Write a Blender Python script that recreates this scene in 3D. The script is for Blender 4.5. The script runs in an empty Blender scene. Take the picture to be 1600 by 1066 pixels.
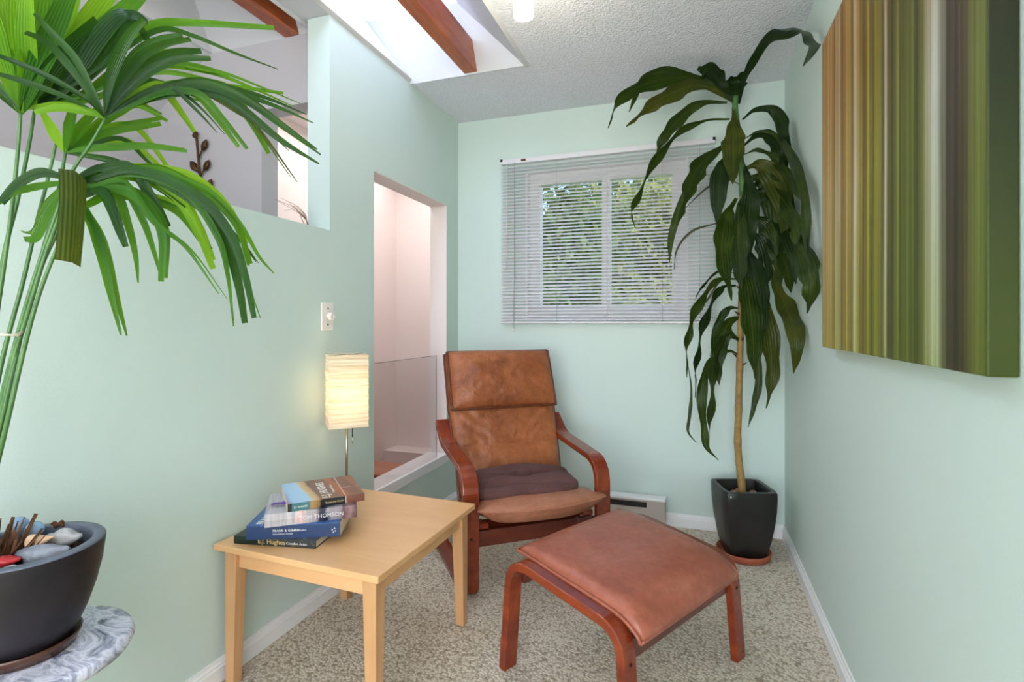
import bpy, bmesh, math, random
from mathutils import Vector, Matrix, noise as mnoise
random.seed(7)
scn = bpy.context.scene
COL = scn.collection
PI = math.pi

# ------------------------------------------------------------------ camera
F, TH, V0, H = 829.0, math.radians(18.9), 505.0, 1.147
cd = bpy.data.cameras.new('camera'); cam = bpy.data.objects.new('camera', cd); COL.objects.link(cam)
cam.location = (0, 0, H); cam.rotation_euler = (PI/2, 0, TH)
cd.sensor_width = 36; cd.lens = F/1600*36; cd.shift_y = (V0-533)/1600; cd.clip_start = 0.02
scn.camera = cam
FW = Vector((-math.sin(TH), math.cos(TH), 0)); RT = Vector((math.cos(TH), math.sin(TH), 0))
def ray(u, v): return FW + RT*((u-800)/F) + Vector((0, 0, (V0-v)/F))
def P(u, v, d): return Vector((0, 0, H)) + ray(u, v)*d          # point at depth d
CZ, BY, LX, RX = 2.44, 3.138, -1.442, 0.458                     # ceiling, back wall, left wall, right wall

# ------------------------------------------------------------------ world, lights, exposure
w = bpy.data.worlds.new('world'); scn.world = w; w.use_nodes = True
wn = w.node_tree.nodes; wl = w.node_tree.links
sky = wn.new('ShaderNodeTexSky'); sky.sky_type = 'NISHITA'; sky.sun_disc = False
sky.sun_elevation = math.radians(42); sky.sun_rotation = math.radians(100); sky.air_density = 1.0; sky.dust_density = 0.6
wl.new(sky.outputs[0], wn['Background'].inputs[0]); wn['Background'].inputs[1].default_value = 0.42
def lamp(name, kind, loc, energy, color=(1, 1, 1), direction=None, **kw):
    d = bpy.data.lights.new(name, kind); d.energy = energy; d.color = color
    for k, v in kw.items(): setattr(d, k, v)
    o = bpy.data.objects.new(name, d); COL.objects.link(o); o.location = loc
    if direction: o.rotation_euler = Vector(direction).to_track_quat('-Z', 'Y').to_euler()
    return o
lamp('sun', 'SUN', (4, -3, 6), 4.6, (1, .95, .86), (-.45, .65, -.6), angle=.01)
lamp('rear_window_fill', 'AREA', (-.32, -2.35, 1.35), 84, (.93, .97, 1), (0.0, 1, .06), shape='RECTANGLE', size=1.6, size_y=1.7)  # fill lamp added in the unseen rear window opening, behind the camera
lamp('skylight_daylight', 'AREA', (-1.34, 1.2, 2.84), 66, (.80, .90, 1), None, shape='RECTANGLE', size=.52, size_y=2.2)
lamp('hall_skylight_fill', 'AREA', (-1.99, .5, 2.96), 2.4, (.96, .96, 1), None, shape='RECTANGLE', size=.4, size_y=1.9)  # fill lamp added under the capped hall shaft, in place of open sky
lamp('stair_fill', 'AREA', (-2.0, 3.1, 2.40), 10.5, (1, .96, .95), None, shape='RECTANGLE', size=.7, size_y=1.5)  # fill lamp added to brighten the stairwell, which has no source of its own
lamp('ceiling_fill', 'AREA', (1.6, -1.7, 1.75), 215, (.94, .95, 1), (-.35, .35, 1), shape='DISK', size=.5)  # unseen uplight added behind the camera to brighten the ceiling, without a fixture
vs = scn.view_settings
vs.view_transform = 'Standard'; vs.look = 'None'; vs.gamma = 1.0; vs.exposure = 0.12; vs.use_curve_mapping = False
scn.cycles.use_denoising = True
scn.cycles.max_bounces = 10; scn.cycles.diffuse_bounces = 6; scn.cycles.sample_clamp_indirect = 8

# ------------------------------------------------------------------ materials
def lin(c):
    r = []
    for x in c[:3]:
        x /= 255.0
        r.append(x/12.92 if x <= .04045 else ((x+.055)/1.055)**2.4)
    return (*r, 1)
class NT:
    def __init__(s, name):
        s.m = bpy.data.materials.new(name); s.m.use_nodes = True
        s.n = s.m.node_tree.nodes; s.l = s.m.node_tree.links; s.b = s.n['Principled BSDF']; s.out = s.n['Material Output']
        s.tc = None
    def node(s, t, **kw):
        x = s.n.new(t)
        for k, v in kw.items():
            if k in ('operation', 'blend_type', 'data_type', 'wave_type', 'bands_direction', 'feature', 'distance', 'noise_dimensions', 'interpolation_type'): setattr(x, k, v)
            else: x.inputs[k.replace('_', ' ')].default_value = v
        return x
    def link(s, a, b): s.l.new(a, b)
    def coord(s, kind='Object', scale=(1, 1, 1), rot=(0, 0, 0), loc=(0, 0, 0)):
        if s.tc is None: s.tc = s.n.new('ShaderNodeTexCoord')
        m = s.n.new('ShaderNodeMapping'); m.inputs['Scale'].default_value = scale; m.inputs['Rotation'].default_value = rot; m.inputs['Location'].default_value = loc
        s.link(s.tc.outputs[kind], m.inputs[0]); return m.outputs[0]
    def noise(s, vec, scale, detail=3, rough=.5, dist=0):
        x = s.n.new('ShaderNodeTexNoise'); x.inputs['Scale'].default_value = scale; x.inputs['Detail'].default_value = detail
        x.inputs['Roughness'].default_value = rough; x.inputs['Distortion'].default_value = dist
        s.link(vec, x.inputs['Vector']); return x.outputs[0]
    def voro(s, vec, scale, feature='F1'):
        x = s.n.new('ShaderNodeTexVoronoi'); x.feature = feature; x.inputs['Scale'].default_value = scale; s.link(vec, x.inputs['Vector']); return x
    def ramp(s, fac, stops, interp='LINEAR'):
        r = s.n.new('ShaderNodeValToRGB'); e = r.color_ramp.elements; r.color_ramp.interpolation = interp
        e[0].position = stops[0][0]; e[0].color = lin(stops[0][1])
        e[1].position = stops[-1][0]; e[1].color = lin(stops[-1][1])
        for p, c in stops[1:-1]:
            q = e.new(p); q.color = lin(c)
        s.link(fac, r.inputs[0]); return r.outputs[0]
    def mix(s, fac, a, b, mode='MIX'):
        x = s.n.new('ShaderNodeMix'); x.data_type = 'RGBA'; x.blend_type = mode
        for v, i in ((fac, 0), (a, 6), (b, 7)):
            if isinstance(v, (int, float)): x.inputs[i].default_value = v
            elif isinstance(v, tuple): x.inputs[i].default_value = lin(v)
            else: s.link(v, x.inputs[i])
        return x.outputs[2]
    def math(s, op, a, b=None):
        x = s.n.new('ShaderNodeMath'); x.operation = op
        for v, i in ((a, 0), (b, 1)):
            if v is None: continue
            if isinstance(v, (int, float)): x.inputs[i].default_value = v
            else: s.link(v, x.inputs[i])
        return x.outputs[0]
    def sep(s, vec):
        x = s.n.new('ShaderNodeSeparateXYZ'); s.link(vec, x.inputs[0]); return x.outputs
    def color(s, c):
        if isinstance(c, tuple): s.b.inputs['Base Color'].default_value = lin(c)
        else: s.link(c, s.b.inputs['Base Color'])
    def bump(s, h, strength=.3, dist=.01, prev=None):
        x = s.n.new('ShaderNodeBump'); x.inputs['Strength'].default_value = strength; x.inputs['Distance'].default_value = dist
        s.link(h, x.inputs['Height'])
        if prev: s.link(prev, x.inputs['Normal'])
        s.link(x.outputs[0], s.b.inputs['Normal']); return x.outputs[0]
    def set(s, rough=None, spec=None, metal=None, coat=None, ior=None, trans=None, sheen=None):
        I = s.b.inputs
        if rough is not None: I['Roughness'].default_value = rough
        if spec is not None: I['Specular IOR Level'].default_value = spec
        if metal is not None: I['Metallic'].default_value = metal
        if coat is not None: I['Coat Weight'].default_value = coat; I['Coat Roughness'].default_value = .15
        if ior is not None: I['IOR'].default_value = ior
        if trans is not None: I['Transmission Weight'].default_value = trans
        if sheen is not None: I['Sheen Weight'].default_value = sheen
        return s
def simple(name, col, rough=.5, spec=.5, metal=0, var=None, scale=8, bump=None, coat=None):
    t = NT(name); t.set(rough, spec, metal, coat)
    if var:
        n = t.noise(t.coord(), scale, 4); t.color(t.ramp(n, [(.3, col), (.7, var)]))
    else: t.color(col)
    if bump: t.bump(t.noise(t.coord(), bump[0], 3), bump[1], bump[2])
    return t.m
def wallmat(name, col, col2, bs=.16):
    t = NT(name); t.set(.62, .3); c = t.coord('Object')
    t.color(t.ramp(t.noise(c, 1.3, 2), [(.3, col), (.7, col2)]))
    t.bump(t.noise(c, 170, 3, .6), bs, .002); return t.m
M = {}
M['mint'] = wallmat('mint_wall_paint', (206, 222, 215), (204, 220, 212))
M['white_wall'] = wallmat('white_wall_paint', (236, 230, 228), (233, 227, 226))
M['stair_wall'] = wallmat('warm_white_paint', (238, 229, 226), (236, 226, 223))
M['grey_wall'] = wallmat('pale_grey_paint', (190, 188, 191), (186, 184, 188))
M['well'] = wallmat('skylight_white_paint', (208, 208, 210), (205, 205, 207), .05)
M['trim'] = simple('white_trim_paint', (238, 238, 238), .35)
M['plastic'] = simple('white_plastic', (236, 228, 222), .3)
def popcorn():
    t = NT('popcorn_ceiling'); t.set(.9, .1); c = t.coord()
    n = t.noise(c, 80, 4, .6, .4); v = t.voro(c, 100).outputs['Distance']
    t.color(t.ramp(n, [(.3, (228, 230, 238)), (.7, (243, 244, 251))]))
    h = t.math('SUBTRACT', n, t.math('MULTIPLY', v, .45)); t.bump(h, .8, .012); return t.m
M['ceiling'] = popcorn()
def carpet():
    t = NT('loop_carpet'); t.set(.95, .1, sheen=.2); c = t.coord('Object', (1, 1, 1), (0, 0, .35))
    d = t.noise(c, 40, 2)
    mp = t.n.new('ShaderNodeVectorMath'); mp.operation = 'MULTIPLY_ADD'
    t.link(c, mp.inputs[0]); mp.inputs[1].default_value = (1, 1.35, 1); t.link(d, mp.inputs[2])
    v = t.voro(c, 105); v.inputs['Randomness'].default_value = .85
    base = t.ramp(v.outputs['Distance'], [(.05, (232, 222, 206)), (.5, (218, 207, 188)), (.8, (176, 163, 143))])
    v2 = t.n.new('ShaderNodeSeparateColor'); t.link(v.outputs['Color'], v2.inputs[0])
    tint = t.ramp(v2.outputs[0], [(0, (176, 166, 150)), (.14, (215, 206, 190)), (.32, (255, 255, 255)), (1, (255, 252, 246))])
    big = t.ramp(t.noise(c, 2.2, 3), [(.3, (235, 235, 235)), (.7, (255, 255, 255))])
    col = t.mix(1.0, t.mix(.8, base, tint, 'MULTIPLY'), big, 'MULTIPLY'); t.color(col)
    h = t.math('SUBTRACT', 1.0, v.outputs['Distance']); t.bump(h, .7, .006); return t.m
M['carpet'] = carpet()
def wood(name, c1, c2, c3, axis='X', rough=.35, scale=1.0, coat=.3, knots=False):
    t = NT(name); t.set(rough, .5, coat=coat)
    k = {'X': (1.2, 9, 9), 'Y': (9, 1.2, 9), 'Z': (9, 9, 1.2)}[axis]
    c = t.coord('Object', tuple(a*scale for a in k))
    n = t.noise(c, 3.2, 6, .62, .6); f = t.noise(c, 14, 3, .6)
    col = t.ramp(t.math('ADD', t.math('MULTIPLY', n, .78), t.math('MULTIPLY', f, .22)), [(.28, c1), (.5, c2), (.72, c3)])
    if knots:
        v = t.voro(t.coord('Object', (6, 2.0, 9)), 1.0).outputs['Distance']
        col = t.mix(t.ramp(v, [(.06, (255, 255, 255)), (.16, (0, 0, 0))]), col, (52, 22, 12))
    t.color(col); t.bump(f, .05, .001); return t.m
M['cherry'] = wood('cherry_stained_bentwood', (98, 31, 11), (122, 44, 16), (150, 63, 23), 'Y', .26, .45, .25)
M['cherry_y'] = wood('cherry_stained_rail', (64, 18, 8), (88, 28, 12), (116, 44, 18), 'X', .28, .8, .5)
M['birch'] = wood('birch_table_top', (214, 160, 108), (222, 172, 120), (230, 184, 132), 'X', .33, .45, .25)
M['birch_leg'] = wood('birch_leg_wood', (188, 138, 92), (200, 152, 104), (210, 164, 116), 'Z', .4, .5, .15)
M['beam'] = wood('stained_fir_beam', (118, 52, 20), (164, 80, 34), (190, 104, 50), 'Y', .4, .9, .2, True)
M['tread'] = wood('oak_stair_tread', (150, 84, 50), (172, 100, 62), (190, 116, 74), 'X', .4)
def leather(name, a, b, c, dark=None, rough=.42, crease=.55):
    t = NT(name); t.set(rough, .45); o = t.coord()
    n = t.noise(o, 5.5, 5, .6, .5); col = t.ramp(n, [(.28, a), (.52, b), (.76, c)])
    s = t.ramp(t.noise(o, 38, 4, .7), [(.35, (214, 214, 214)), (.62, (255, 255, 255))]); col = t.mix(.6, col, s, 'MULTIPLY')
    if dark:                                                   # a worn dark stain with a place of its own
        loc, r, dc = dark
        vm = t.n.new('ShaderNodeVectorMath'); vm.operation = 'DISTANCE'
        t.link(t.coord('Object', (1, 1, 1.7), (0, 0, 0)), vm.inputs[0]); vm.inputs[1].default_value = (loc[0], loc[1], loc[2]*1.7)
        dd = t.math('ADD', vm.outputs['Value'], t.math('MULTIPLY', n, r*.5))
        col = t.mix(t.ramp(dd, [(r*.35, (190, 190, 190)), (r*1.25, (0, 0, 0))]), col, dc)
    t.color(col)
    b1 = t.bump(t.noise(o, 320, 2), .12, .001); t.bump(t.noise(o, 13, 4, .55, 1.6 if crease > .3 else .6), crease, .014, b1); return t.m
M['leather'] = leather('tan_brown_leather', (128, 68, 36), (158, 90, 50), (180, 112, 70), ((0, .512, .935), .075, (84, 36, 24)))
M['leather_seat'] = leather('worn_seat_leather', (150, 92, 64), (168, 108, 80), (184, 126, 98), crease=.35)
M['leather_stool'] = leather('reddish_stool_leather', (144, 76, 56), (164, 92, 70), (180, 110, 88), ((.0, .03, .42), .05, (122, 62, 40)), .38, .18)
M['piping'] = simple('dark_leather_piping', (92, 46, 26), .42)
def cloth(name, a, b):
    t = NT(name); t.set(.9, .15, sheen=.05); o = t.coord(); t.color(t.ramp(t.noise(o, 6, 3), [(.3, a), (.7, b)]))
    b1 = t.bump(t.noise(o, 420, 2), .2, .001); t.bump(t.noise(o, 11, 3, .5, 1.6), .35, .02, b1); return t.m
M['cloth'] = cloth('brown_cotton', (84, 56, 53), (98, 68, 64))
M['black_pot'] = simple('black_glazed_clay', (23, 21, 20), .36, .5, 0, (36, 33, 31), 12, (60, .06, .002))
M['bowl'] = simple('charcoal_stone_bowl', (18, 15, 18), .42, .35, 0, (34, 30, 36), 9, (90, .05, .002))
M['rim'] = simple('worn_grey_rim', (78, 84, 98), .42, .5, 0, (98, 104, 118), 14)
M['terracotta'] = simple('terracotta', (150, 78, 54), .75, .3, 0, (170, 94, 68), 20)
M['soil'] = simple('dark_soil', (46, 34, 26), .95, .1, 0, (74, 56, 42), 60, (120, .8, .01))
M['brown_glaze'] = simple('brown_glaze', (54, 32, 22), .25, .5, 0, (78, 46, 30), 14)
def marble():
    t = NT('grey_white_marble'); t.set(.18, .5, coat=.3); c = t.coord('Object', (1, 1.5, 1), (0, 0, .6))
    n = t.noise(c, 9, 6, .6, 2.4)
    t.color(t.ramp(n, [(.3, (70, 74, 88)), (.42, (150, 152, 168)), (.52, (214, 212, 222)), (.6, (160, 162, 178)), (.68, (222, 220, 226)), (.8, (120, 124, 140))])); return t.m
M['marble'] = marble()
def leafmat(name, cols, tcol, transl=.35, rough=.38, stripe=None, tips=None):
    t = NT(name); t.set(rough, .25)
    uv = t.sep(t.coord('UV'))
    n = t.noise(t.coord('Object'), 9, 3)
    col = t.ramp(n, [(.25, cols[0]), (.55, cols[1]), (.8, cols[2])])
    if stripe:
        wv = t.math('ABSOLUTE', t.math('SUBTRACT', uv[0], .5))
        col = t.mix(t.ramp(wv, [(.02, (150, 150, 150)), (.10, (0, 0, 0))]), col, stripe)
    if tips:
        col = t.mix(t.ramp(t.math('ADD', uv[1], t.math('MULTIPLY', n, .12)), [(1.0, (0, 0, 0)), (1.06, (255, 255, 255))]), col, tips)
    fine = t.math('SINE', t.math('MULTIPLY', uv[0], 44.0))
    col = t.mix(.7, col, t.ramp(t.math('ADD', t.math('MULTIPLY', fine, .5), .5), [(.1, (196, 200, 190)), (.7, (255, 255, 255))]), 'MULTIPLY')
    t.color(col); t.bump(fine, .3, .003)
    tr = t.n.new('ShaderNodeBsdfTranslucent'); tr.inputs[0].default_value = lin(tcol)
    mx = t.n.new('ShaderNodeMixShader'); mx.inputs[0].default_value = transl
    t.link(t.b.outputs[0], mx.inputs[1]); t.link(tr.outputs[0], mx.inputs[2]); t.link(mx.outputs[0], t.out.inputs[0]); return t.m
M['corn_leaf'] = leafmat('corn_plant_leaf', [(28, 48, 13), (44, 64, 17), (66, 84, 25)], (90, 110, 26), .16, .34, (92, 98, 42), (150, 100, 48))
M['corn_leaf_b'] = leafmat('corn_plant_leaf_dark', [(18, 36, 14), (28, 50, 18), (42, 64, 24)], (70, 100, 26), .14, .34, (58, 76, 34), (120, 90, 44))
M['corn_leaf_y'] = leafmat('corn_plant_leaf_yellowing', [(40, 58, 18), (62, 74, 22), (104, 98, 32)], (130, 124, 34), .2, .36, (104, 104, 46), (176, 112, 52))
M['corn_leaf_dry'] = leafmat('dry_leaf', [(70, 72, 54), (92, 92, 72), (110, 108, 86)], (100, 100, 70), .1, .6)
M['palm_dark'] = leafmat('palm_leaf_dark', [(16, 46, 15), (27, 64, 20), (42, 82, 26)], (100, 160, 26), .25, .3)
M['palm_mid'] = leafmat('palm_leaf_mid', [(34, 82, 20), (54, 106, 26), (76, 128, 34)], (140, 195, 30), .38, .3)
M['palm_lit'] = leafmat('palm_leaf_lit', [(74, 126, 26), (104, 156, 36), (134, 180, 48)], (180, 220, 50), .5, .32)  # lighter copy of the leaf green, sunlit look put into its colour
M['palm_brown'] = leafmat('palm_leaf_old', [(40, 66, 16), (66, 78, 20), (92, 84, 28)], (120, 130, 30), .25, .35)
M['stem_green'] = simple('green_stem', (52, 92, 44), .4, .5, 0, (78, 118, 58), 20)
M['cane'] = simple('tan_cane', (166, 136, 82), .6, .3, 0, (134, 104, 62), 30, (90, .4, .004))
M['husk'] = simple('brown_fibre', (66, 40, 26), .85, .2, 0, (104, 70, 44), 40)
M['twine'] = simple('pale_twine', (210, 200, 178), .9)
M['slat'] = simple('grey_white_aluminium', (222, 220, 224), .38, .5)
M['cord'] = simple('grey_cord', (176, 172, 172), .8)
M['metal'] = simple('brushed_nickel', (176, 168, 154), .3, .5, 1)
M['dark_metal'] = simple('aged_bronze_metal', (74, 52, 32), .45, .5, .7, (108, 78, 40), 30)
M['screw'] = simple('dark_screw', (40, 34, 30), .4, .5, .6)
M['black'] = simple('black_slot', (26, 24, 24), .6)
M['heater'] = simple('taupe_heater_enamel', (188, 176, 166), .4)
M['paper_page'] = simple('book_page_paper', (226, 214, 192), .9, .2, 0, (206, 192, 168), 160)
M['rock_grey'] = simple('grey_rock', (92, 96, 106), .8, .3, 0, (142, 146, 154), 34, (60, .6, .006))
M['rock_pale'] = simple('pale_rock', (150, 148, 150), .8, .3, 0, (196, 194, 192), 30, (60, .6, .006))
M['rock_brown'] = simple('brown_pebble', (128, 96, 74), .7, .3, 0, (168, 136, 108), 22, (50, .4, .006))
M['shell'] = simple('spiral_shell', (226, 196, 162), .5, .4, 0, (196, 150, 110), 60)
M['blue_glass'] = simple('pearl_blue_glass', (104, 158, 196), .16, .6, 0, (168, 180, 196), 14)
M['red_stone'] = simple('red_lacquer', (168, 34, 40), .3)
M['purple'] = simple('purple_ribbon', (86, 30, 150), .4, .5)
M['grass'] = simple('lawn_green', (96, 120, 60), .95, .1, 0, (140, 150, 90), 3)
M['bark'] = simple('tree_bark', (86, 70, 56), .9, .1, 0, (120, 100, 82), 20)
def glass(name, tint, gloss=.08, mixv=None):
    t = NT(name); n, l = t.n, t.l
    tr = n.new('ShaderNodeBsdfTransparent'); tr.inputs[0].default_value = lin(tint)
    g = n.new('ShaderNodeBsdfGlossy'); g.inputs['Roughness'].default_value = .02
    mx = n.new('ShaderNodeMixShader'); lw = n.new('ShaderNodeLayerWeight'); fr = n.new('ShaderNodeMath'); fr.operation = 'POWER'; fr.inputs[1].default_value = 5; l.new(lw.outputs['Facing'], fr.inputs[0])
    ad = n.new('ShaderNodeMath'); ad.operation = 'ADD'; ad.inputs[1].default_value = gloss*.5; l.new(fr.outputs[0], ad.inputs[0]); l.new(ad.outputs[0], mx.inputs[0]); l.new(tr.outputs[0], mx.inputs[1]); l.new(g.outputs[0], mx.inputs[2]); l.new(mx.outputs[0], t.out.inputs[0]); return t.m
M['glass'] = glass('window_glass', (246, 250, 248), 0.0)
M['acrylic'] = glass('acrylic_guard', (247, 245, 245))
def opal():
    t = NT('milky_skylight_acrylic'); t.color((238, 240, 246)); t.set(.3, .4)
    tr = t.n.new('ShaderNodeBsdfTranslucent'); tr.inputs[0].default_value = lin((206, 210, 220)); mx = t.n.new('ShaderNodeMixShader'); mx.inputs[0].default_value = .85
    t.link(t.b.outputs[0], mx.inputs[1]); t.link(tr.outputs[0], mx.inputs[2]); t.link(mx.outputs[0], t.out.inputs[0]); return t.m
M['opal'] = opal()
M['edge'] = simple('acrylic_edge', (150, 140, 142), .3)
def papershade():
    t = NT('rice_paper_shade'); t.set(.85, .2); c = t.coord('Object', (5, 5, 150))
    n = t.noise(c, 1.0, 4, .6, .3)
    t.color(t.ramp(n, [(.3, (234, 216, 184)), (.55, (250, 242, 224))])); t.bump(n, .8, .01)
    tr = t.n.new('ShaderNodeBsdfTranslucent'); t.link(t.ramp(n, [(.32, (236, 210, 168)), (.6, (250, 238, 214))]), tr.inputs[0])
    mx = t.n.new('ShaderNodeMixShader'); mx.inputs[0].default_value = .5
    t.link(t.b.outputs[0], mx.inputs[1]); t.link(tr.outputs[0], mx.inputs[2]); t.link(mx.outputs[0], t.out.inputs[0]); return t.m
M['shade'] = papershade()
def emit(name, col, s):
    t = NT(name); t.b.inputs['Emission Color'].default_value = lin(col); t.b.inputs['Emission Strength'].default_value = s; t.color(col); return t.m
M['bulb'] = emit('lamp_bulb', (255, 226, 176), 6)
M['spot_bulb'] = emit('spot_bulb', (255, 250, 240), 5)

# ------------------------------------------------------------------ helpers
def finish(name, me, m, parent=None, smooth=False):
    o = bpy.data.objects.new(name, me); COL.objects.link(o)
    if m:
        for x in (m if isinstance(m, list) else [m]): me.materials.append(x)
    if parent: o.parent = parent
    if smooth:
        for p in me.polygons: p.use_smooth = True
    return o
def mesh(name, verts, faces, m=None, parent=None, smooth=False, uvs=None):
    me = bpy.data.meshes.new(name); me.from_pydata([tuple(v) for v in verts], [], faces)
    if uvs:
        u = me.uv_layers.new(name='UVMap')
        for lp in me.loops: u.data[lp.index].uv = uvs[lp.vertex_index]
    me.update(); return finish(name, me, m, parent, smooth)
def bev(o, wdt=.003, seg=2):
    b = o.modifiers.new('edge', 'BEVEL'); b.width = wdt; b.segments = seg; b.limit_method = 'ANGLE'; b.angle_limit = .6; return o
def subs(o, n=1):
    b = o.modifiers.new('smooth', 'SUBSURF'); b.levels = n; b.render_levels = n; return o
def boxv(x0, x1, y0, y1, z0, z1):
    v = [(x, y, z) for z in (z0, z1) for y in (y0, y1) for x in (x0, x1)]
    f = [(0, 2, 3, 1), (4, 5, 7, 6), (0, 1, 5, 4), (2, 6, 7, 3), (0, 4, 6, 2), (1, 3, 7, 5)]
    return v, f
def box(name, x0, x1, y0, y1, z0, z1, m, parent=None, b=0):
    o = mesh(name, *boxv(x0, x1, y0, y1, z0, z1), m, parent)
    if b: bev(o, b)
    return o
def cells(name, us, vs_, solid, place, t0, t1, m, parent=None):
    """A wall as one watertight sheet with openings: cells of the grid us x vs_ that solid() keeps, from thickness t0 to t1."""
    nu, nv = len(us), len(vs_); idx = {}; V = []; Fc = []
    def vid(i, j, k):
        if (i, j, k) not in idx: idx[(i, j, k)] = len(V); V.append(place(us[i], vs_[j], (t0, t1)[k]))
        return idx[(i, j, k)]
    S = lambda i, j: 0 <= i < nu-1 and 0 <= j < nv-1 and solid((us[i]+us[i+1])/2, (vs_[j]+vs_[j+1])/2)
    for i in range(nu-1):
        for j in range(nv-1):
            if not S(i, j): continue
            Fc.append([vid(i, j, 0), vid(i+1, j, 0), vid(i+1, j+1, 0), vid(i, j+1, 0)])
            Fc.append([vid(i, j, 1), vid(i, j+1, 1), vid(i+1, j+1, 1), vid(i+1, j, 1)])
            for (di, dj, a, b) in ((-1, 0, (i, j), (i, j+1)), (1, 0, (i+1, j+1), (i+1, j)), (0, -1, (i+1, j), (i, j)), (0, 1, (i, j+1), (i+1, j+1))):
                if not S(i+di, j+dj): Fc.append([vid(*a, 0), vid(*b, 0), vid(*b, 1), vid(*a, 1)])
    o = mesh(name, V, Fc, m, parent)
    bm = bmesh.new(); bm.from_mesh(o.data); bmesh.ops.recalc_face_normals(bm, faces=bm.faces); bm.to_mesh(o.data); bm.free(); return o
def poly(name, pts, th, m, parent=None):
    """A flat polygon with thickness th along its normal's back side."""
    pts = [Vector(p) for p in pts]; n = (pts[1]-pts[0]).cross(pts[2]-pts[0]).normalized(); k = len(pts)
    V = pts+[p-n*th for p in pts]; Fc = [list(range(k)), list(range(2*k-1, k-1, -1))]+[[i, i+k, (i+1) % k+k, (i+1) % k] for i in range(k)]
    return mesh(name, V, Fc, m, parent)
def tubev(pts, r, n=8, V=None, Fc=None, caps=True):
    V = [] if V is None else V; Fc = [] if Fc is None else Fc; b0 = len(V); k = len(pts); up = None
    rr = r if isinstance(r, (list, tuple)) else [r]*k
    for i, p in enumerate(pts):
        t = (Vector(pts[min(i+1, k-1)])-Vector(pts[max(i-1, 0)])).normalized()
        if up is None: up = t.orthogonal().normalized()
        up = (up-t*up.dot(t)).normalized(); s = t.cross(up)
        for a in range(n): V.append(Vector(p)+(up*math.cos(2*PI*a/n)+s*math.sin(2*PI*a/n))*rr[i])
    for i in range(k-1):
        for a in range(n):
            q = b0+i*n; Fc.append([q+a, q+(a+1) % n, q+n+(a+1) % n, q+n+a])
    if caps: Fc.append([b0+a for a in range(n)][::-1]); Fc.append([b0+(k-1)*n+a for a in range(n)])
    return V, Fc
def tube(name, pts, r, m, parent=None, n=8): return mesh(name, *tubev(pts, r, n), m, parent, True)
def lathe(name, prof, m, parent=None, n=40, c=(0, 0), smooth=True, open_top=False, open_foot=False):
    V = []; Fc = []
    for r, z in prof:
        for a in range(n):
            q = 2*PI*a/n; V.append((c[0]+r*math.cos(q), c[1]+r*math.sin(q), z))
    k = len(prof)
    for i in range(k-1):
        for a in range(n): Fc.append([i*n+a, i*n+(a+1) % n, (i+1)*n+(a+1) % n, (i+1)*n+a])
    if not open_foot: Fc.append([a for a in range(n)][::-1])
    if not open_top: Fc.append([(k-1)*n+a for a in range(n)])
    o = mesh(name, V, Fc, m, parent, smooth)
    return o
def spl(pts, n=6):
    """Catmull-Rom through tuples of any length."""
    out = []; p = [tuple(q) for q in pts]; p = [tuple(2*a-b for a, b in zip(p[0], p[1]))]+p+[tuple(2*a-b for a, b in zip(p[-1], p[-2]))]
    for i in range(1, len(p)-2):
        for s in range(n):
            t = s/n; out.append(tuple(.5*((2*b)+(-a+c)*t+(2*a-5*b+4*c-d)*t*t+(-a+3*b-3*c+d)*t**3) for a, b, c, d in zip(p[i-1], p[i], p[i+1], p[i+2])))
    out.append(p[-2]); return out
def fillet(pts, n=7):
    """Polyline of (a, b, radius) with rounded corners."""
    out = [Vector(pts[0][:2])]
    for i in range(1, len(pts)-1):
        p = Vector(pts[i][:2]); a = Vector(pts[i-1][:2])-p; b = Vector(pts[i+1][:2])-p; r = pts[i][2]
        la, lb = a.length, b.length; a.normalize(); b.normalize(); ang = a.angle(b); d = min(r/math.tan(ang/2), la*.48, lb*.48)
        p0, p1 = p+a*d, p+b*d
        for k in range(n+1):
            t = k/n; out.append(p0*(1-t)**2+p*2*t*(1-t)+p1*t*t)
    out.append(Vector(pts[-1][:2])); return out
def strip(name, path, th, x0, x1, m, parent=None, b=.004):
    """Bentwood: a (y, z) path given thickness th, as wide as x0..x1."""
    k = len(path); L = []; R = []
    for i, p in enumerate(path):
        t = (path[min(i+1, k-1)]-path[max(i-1, 0)]).normalized(); n = Vector((-t[1], t[0])); L.append(p+n*th/2); R.append(p-n*th/2)
    V = []; Fc = []
    for i in range(k):
        for x, q in ((x0, L[i]), (x1, L[i]), (x1, R[i]), (x0, R[i])): V.append((x, q[0], q[1]))
    for i in range(k-1):
        for a in range(4): Fc.append([i*4+a, i*4+(a+1) % 4, i*4+4+(a+1) % 4, i*4+4+a])
    Fc.append([3, 2, 1, 0]); Fc.append([4*k-4+a for a in range(4)])
    o = mesh(name, V, Fc, m, parent)
    bm = bmesh.new(); bm.from_mesh(o.data); bmesh.ops.recalc_face_normals(bm, faces=bm.faces); bm.to_mesh(o.data); bm.free()
    for p in o.data.polygons: p.use_smooth = False
    if b: bev(o, b, 2)
    return o
def thing(name, label, cat, loc=(0, 0, 0), rz=0, group=None):
    o = bpy.data.objects.new(name, None); COL.objects.link(o); o.empty_display_size = .1
    o.location = loc; o.rotation_euler = (0, 0, rz); return tag(o, label, cat, group)
def tag(o, label, cat, group=None):
    o['label'] = label; o['category'] = cat
    if group: o['group'] = group
    return o
def struct(o): o['kind'] = 'structure'; return o
def place(o, loc, rz=0): o.location = loc; o.rotation_euler = (0, 0, rz); return o
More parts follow.
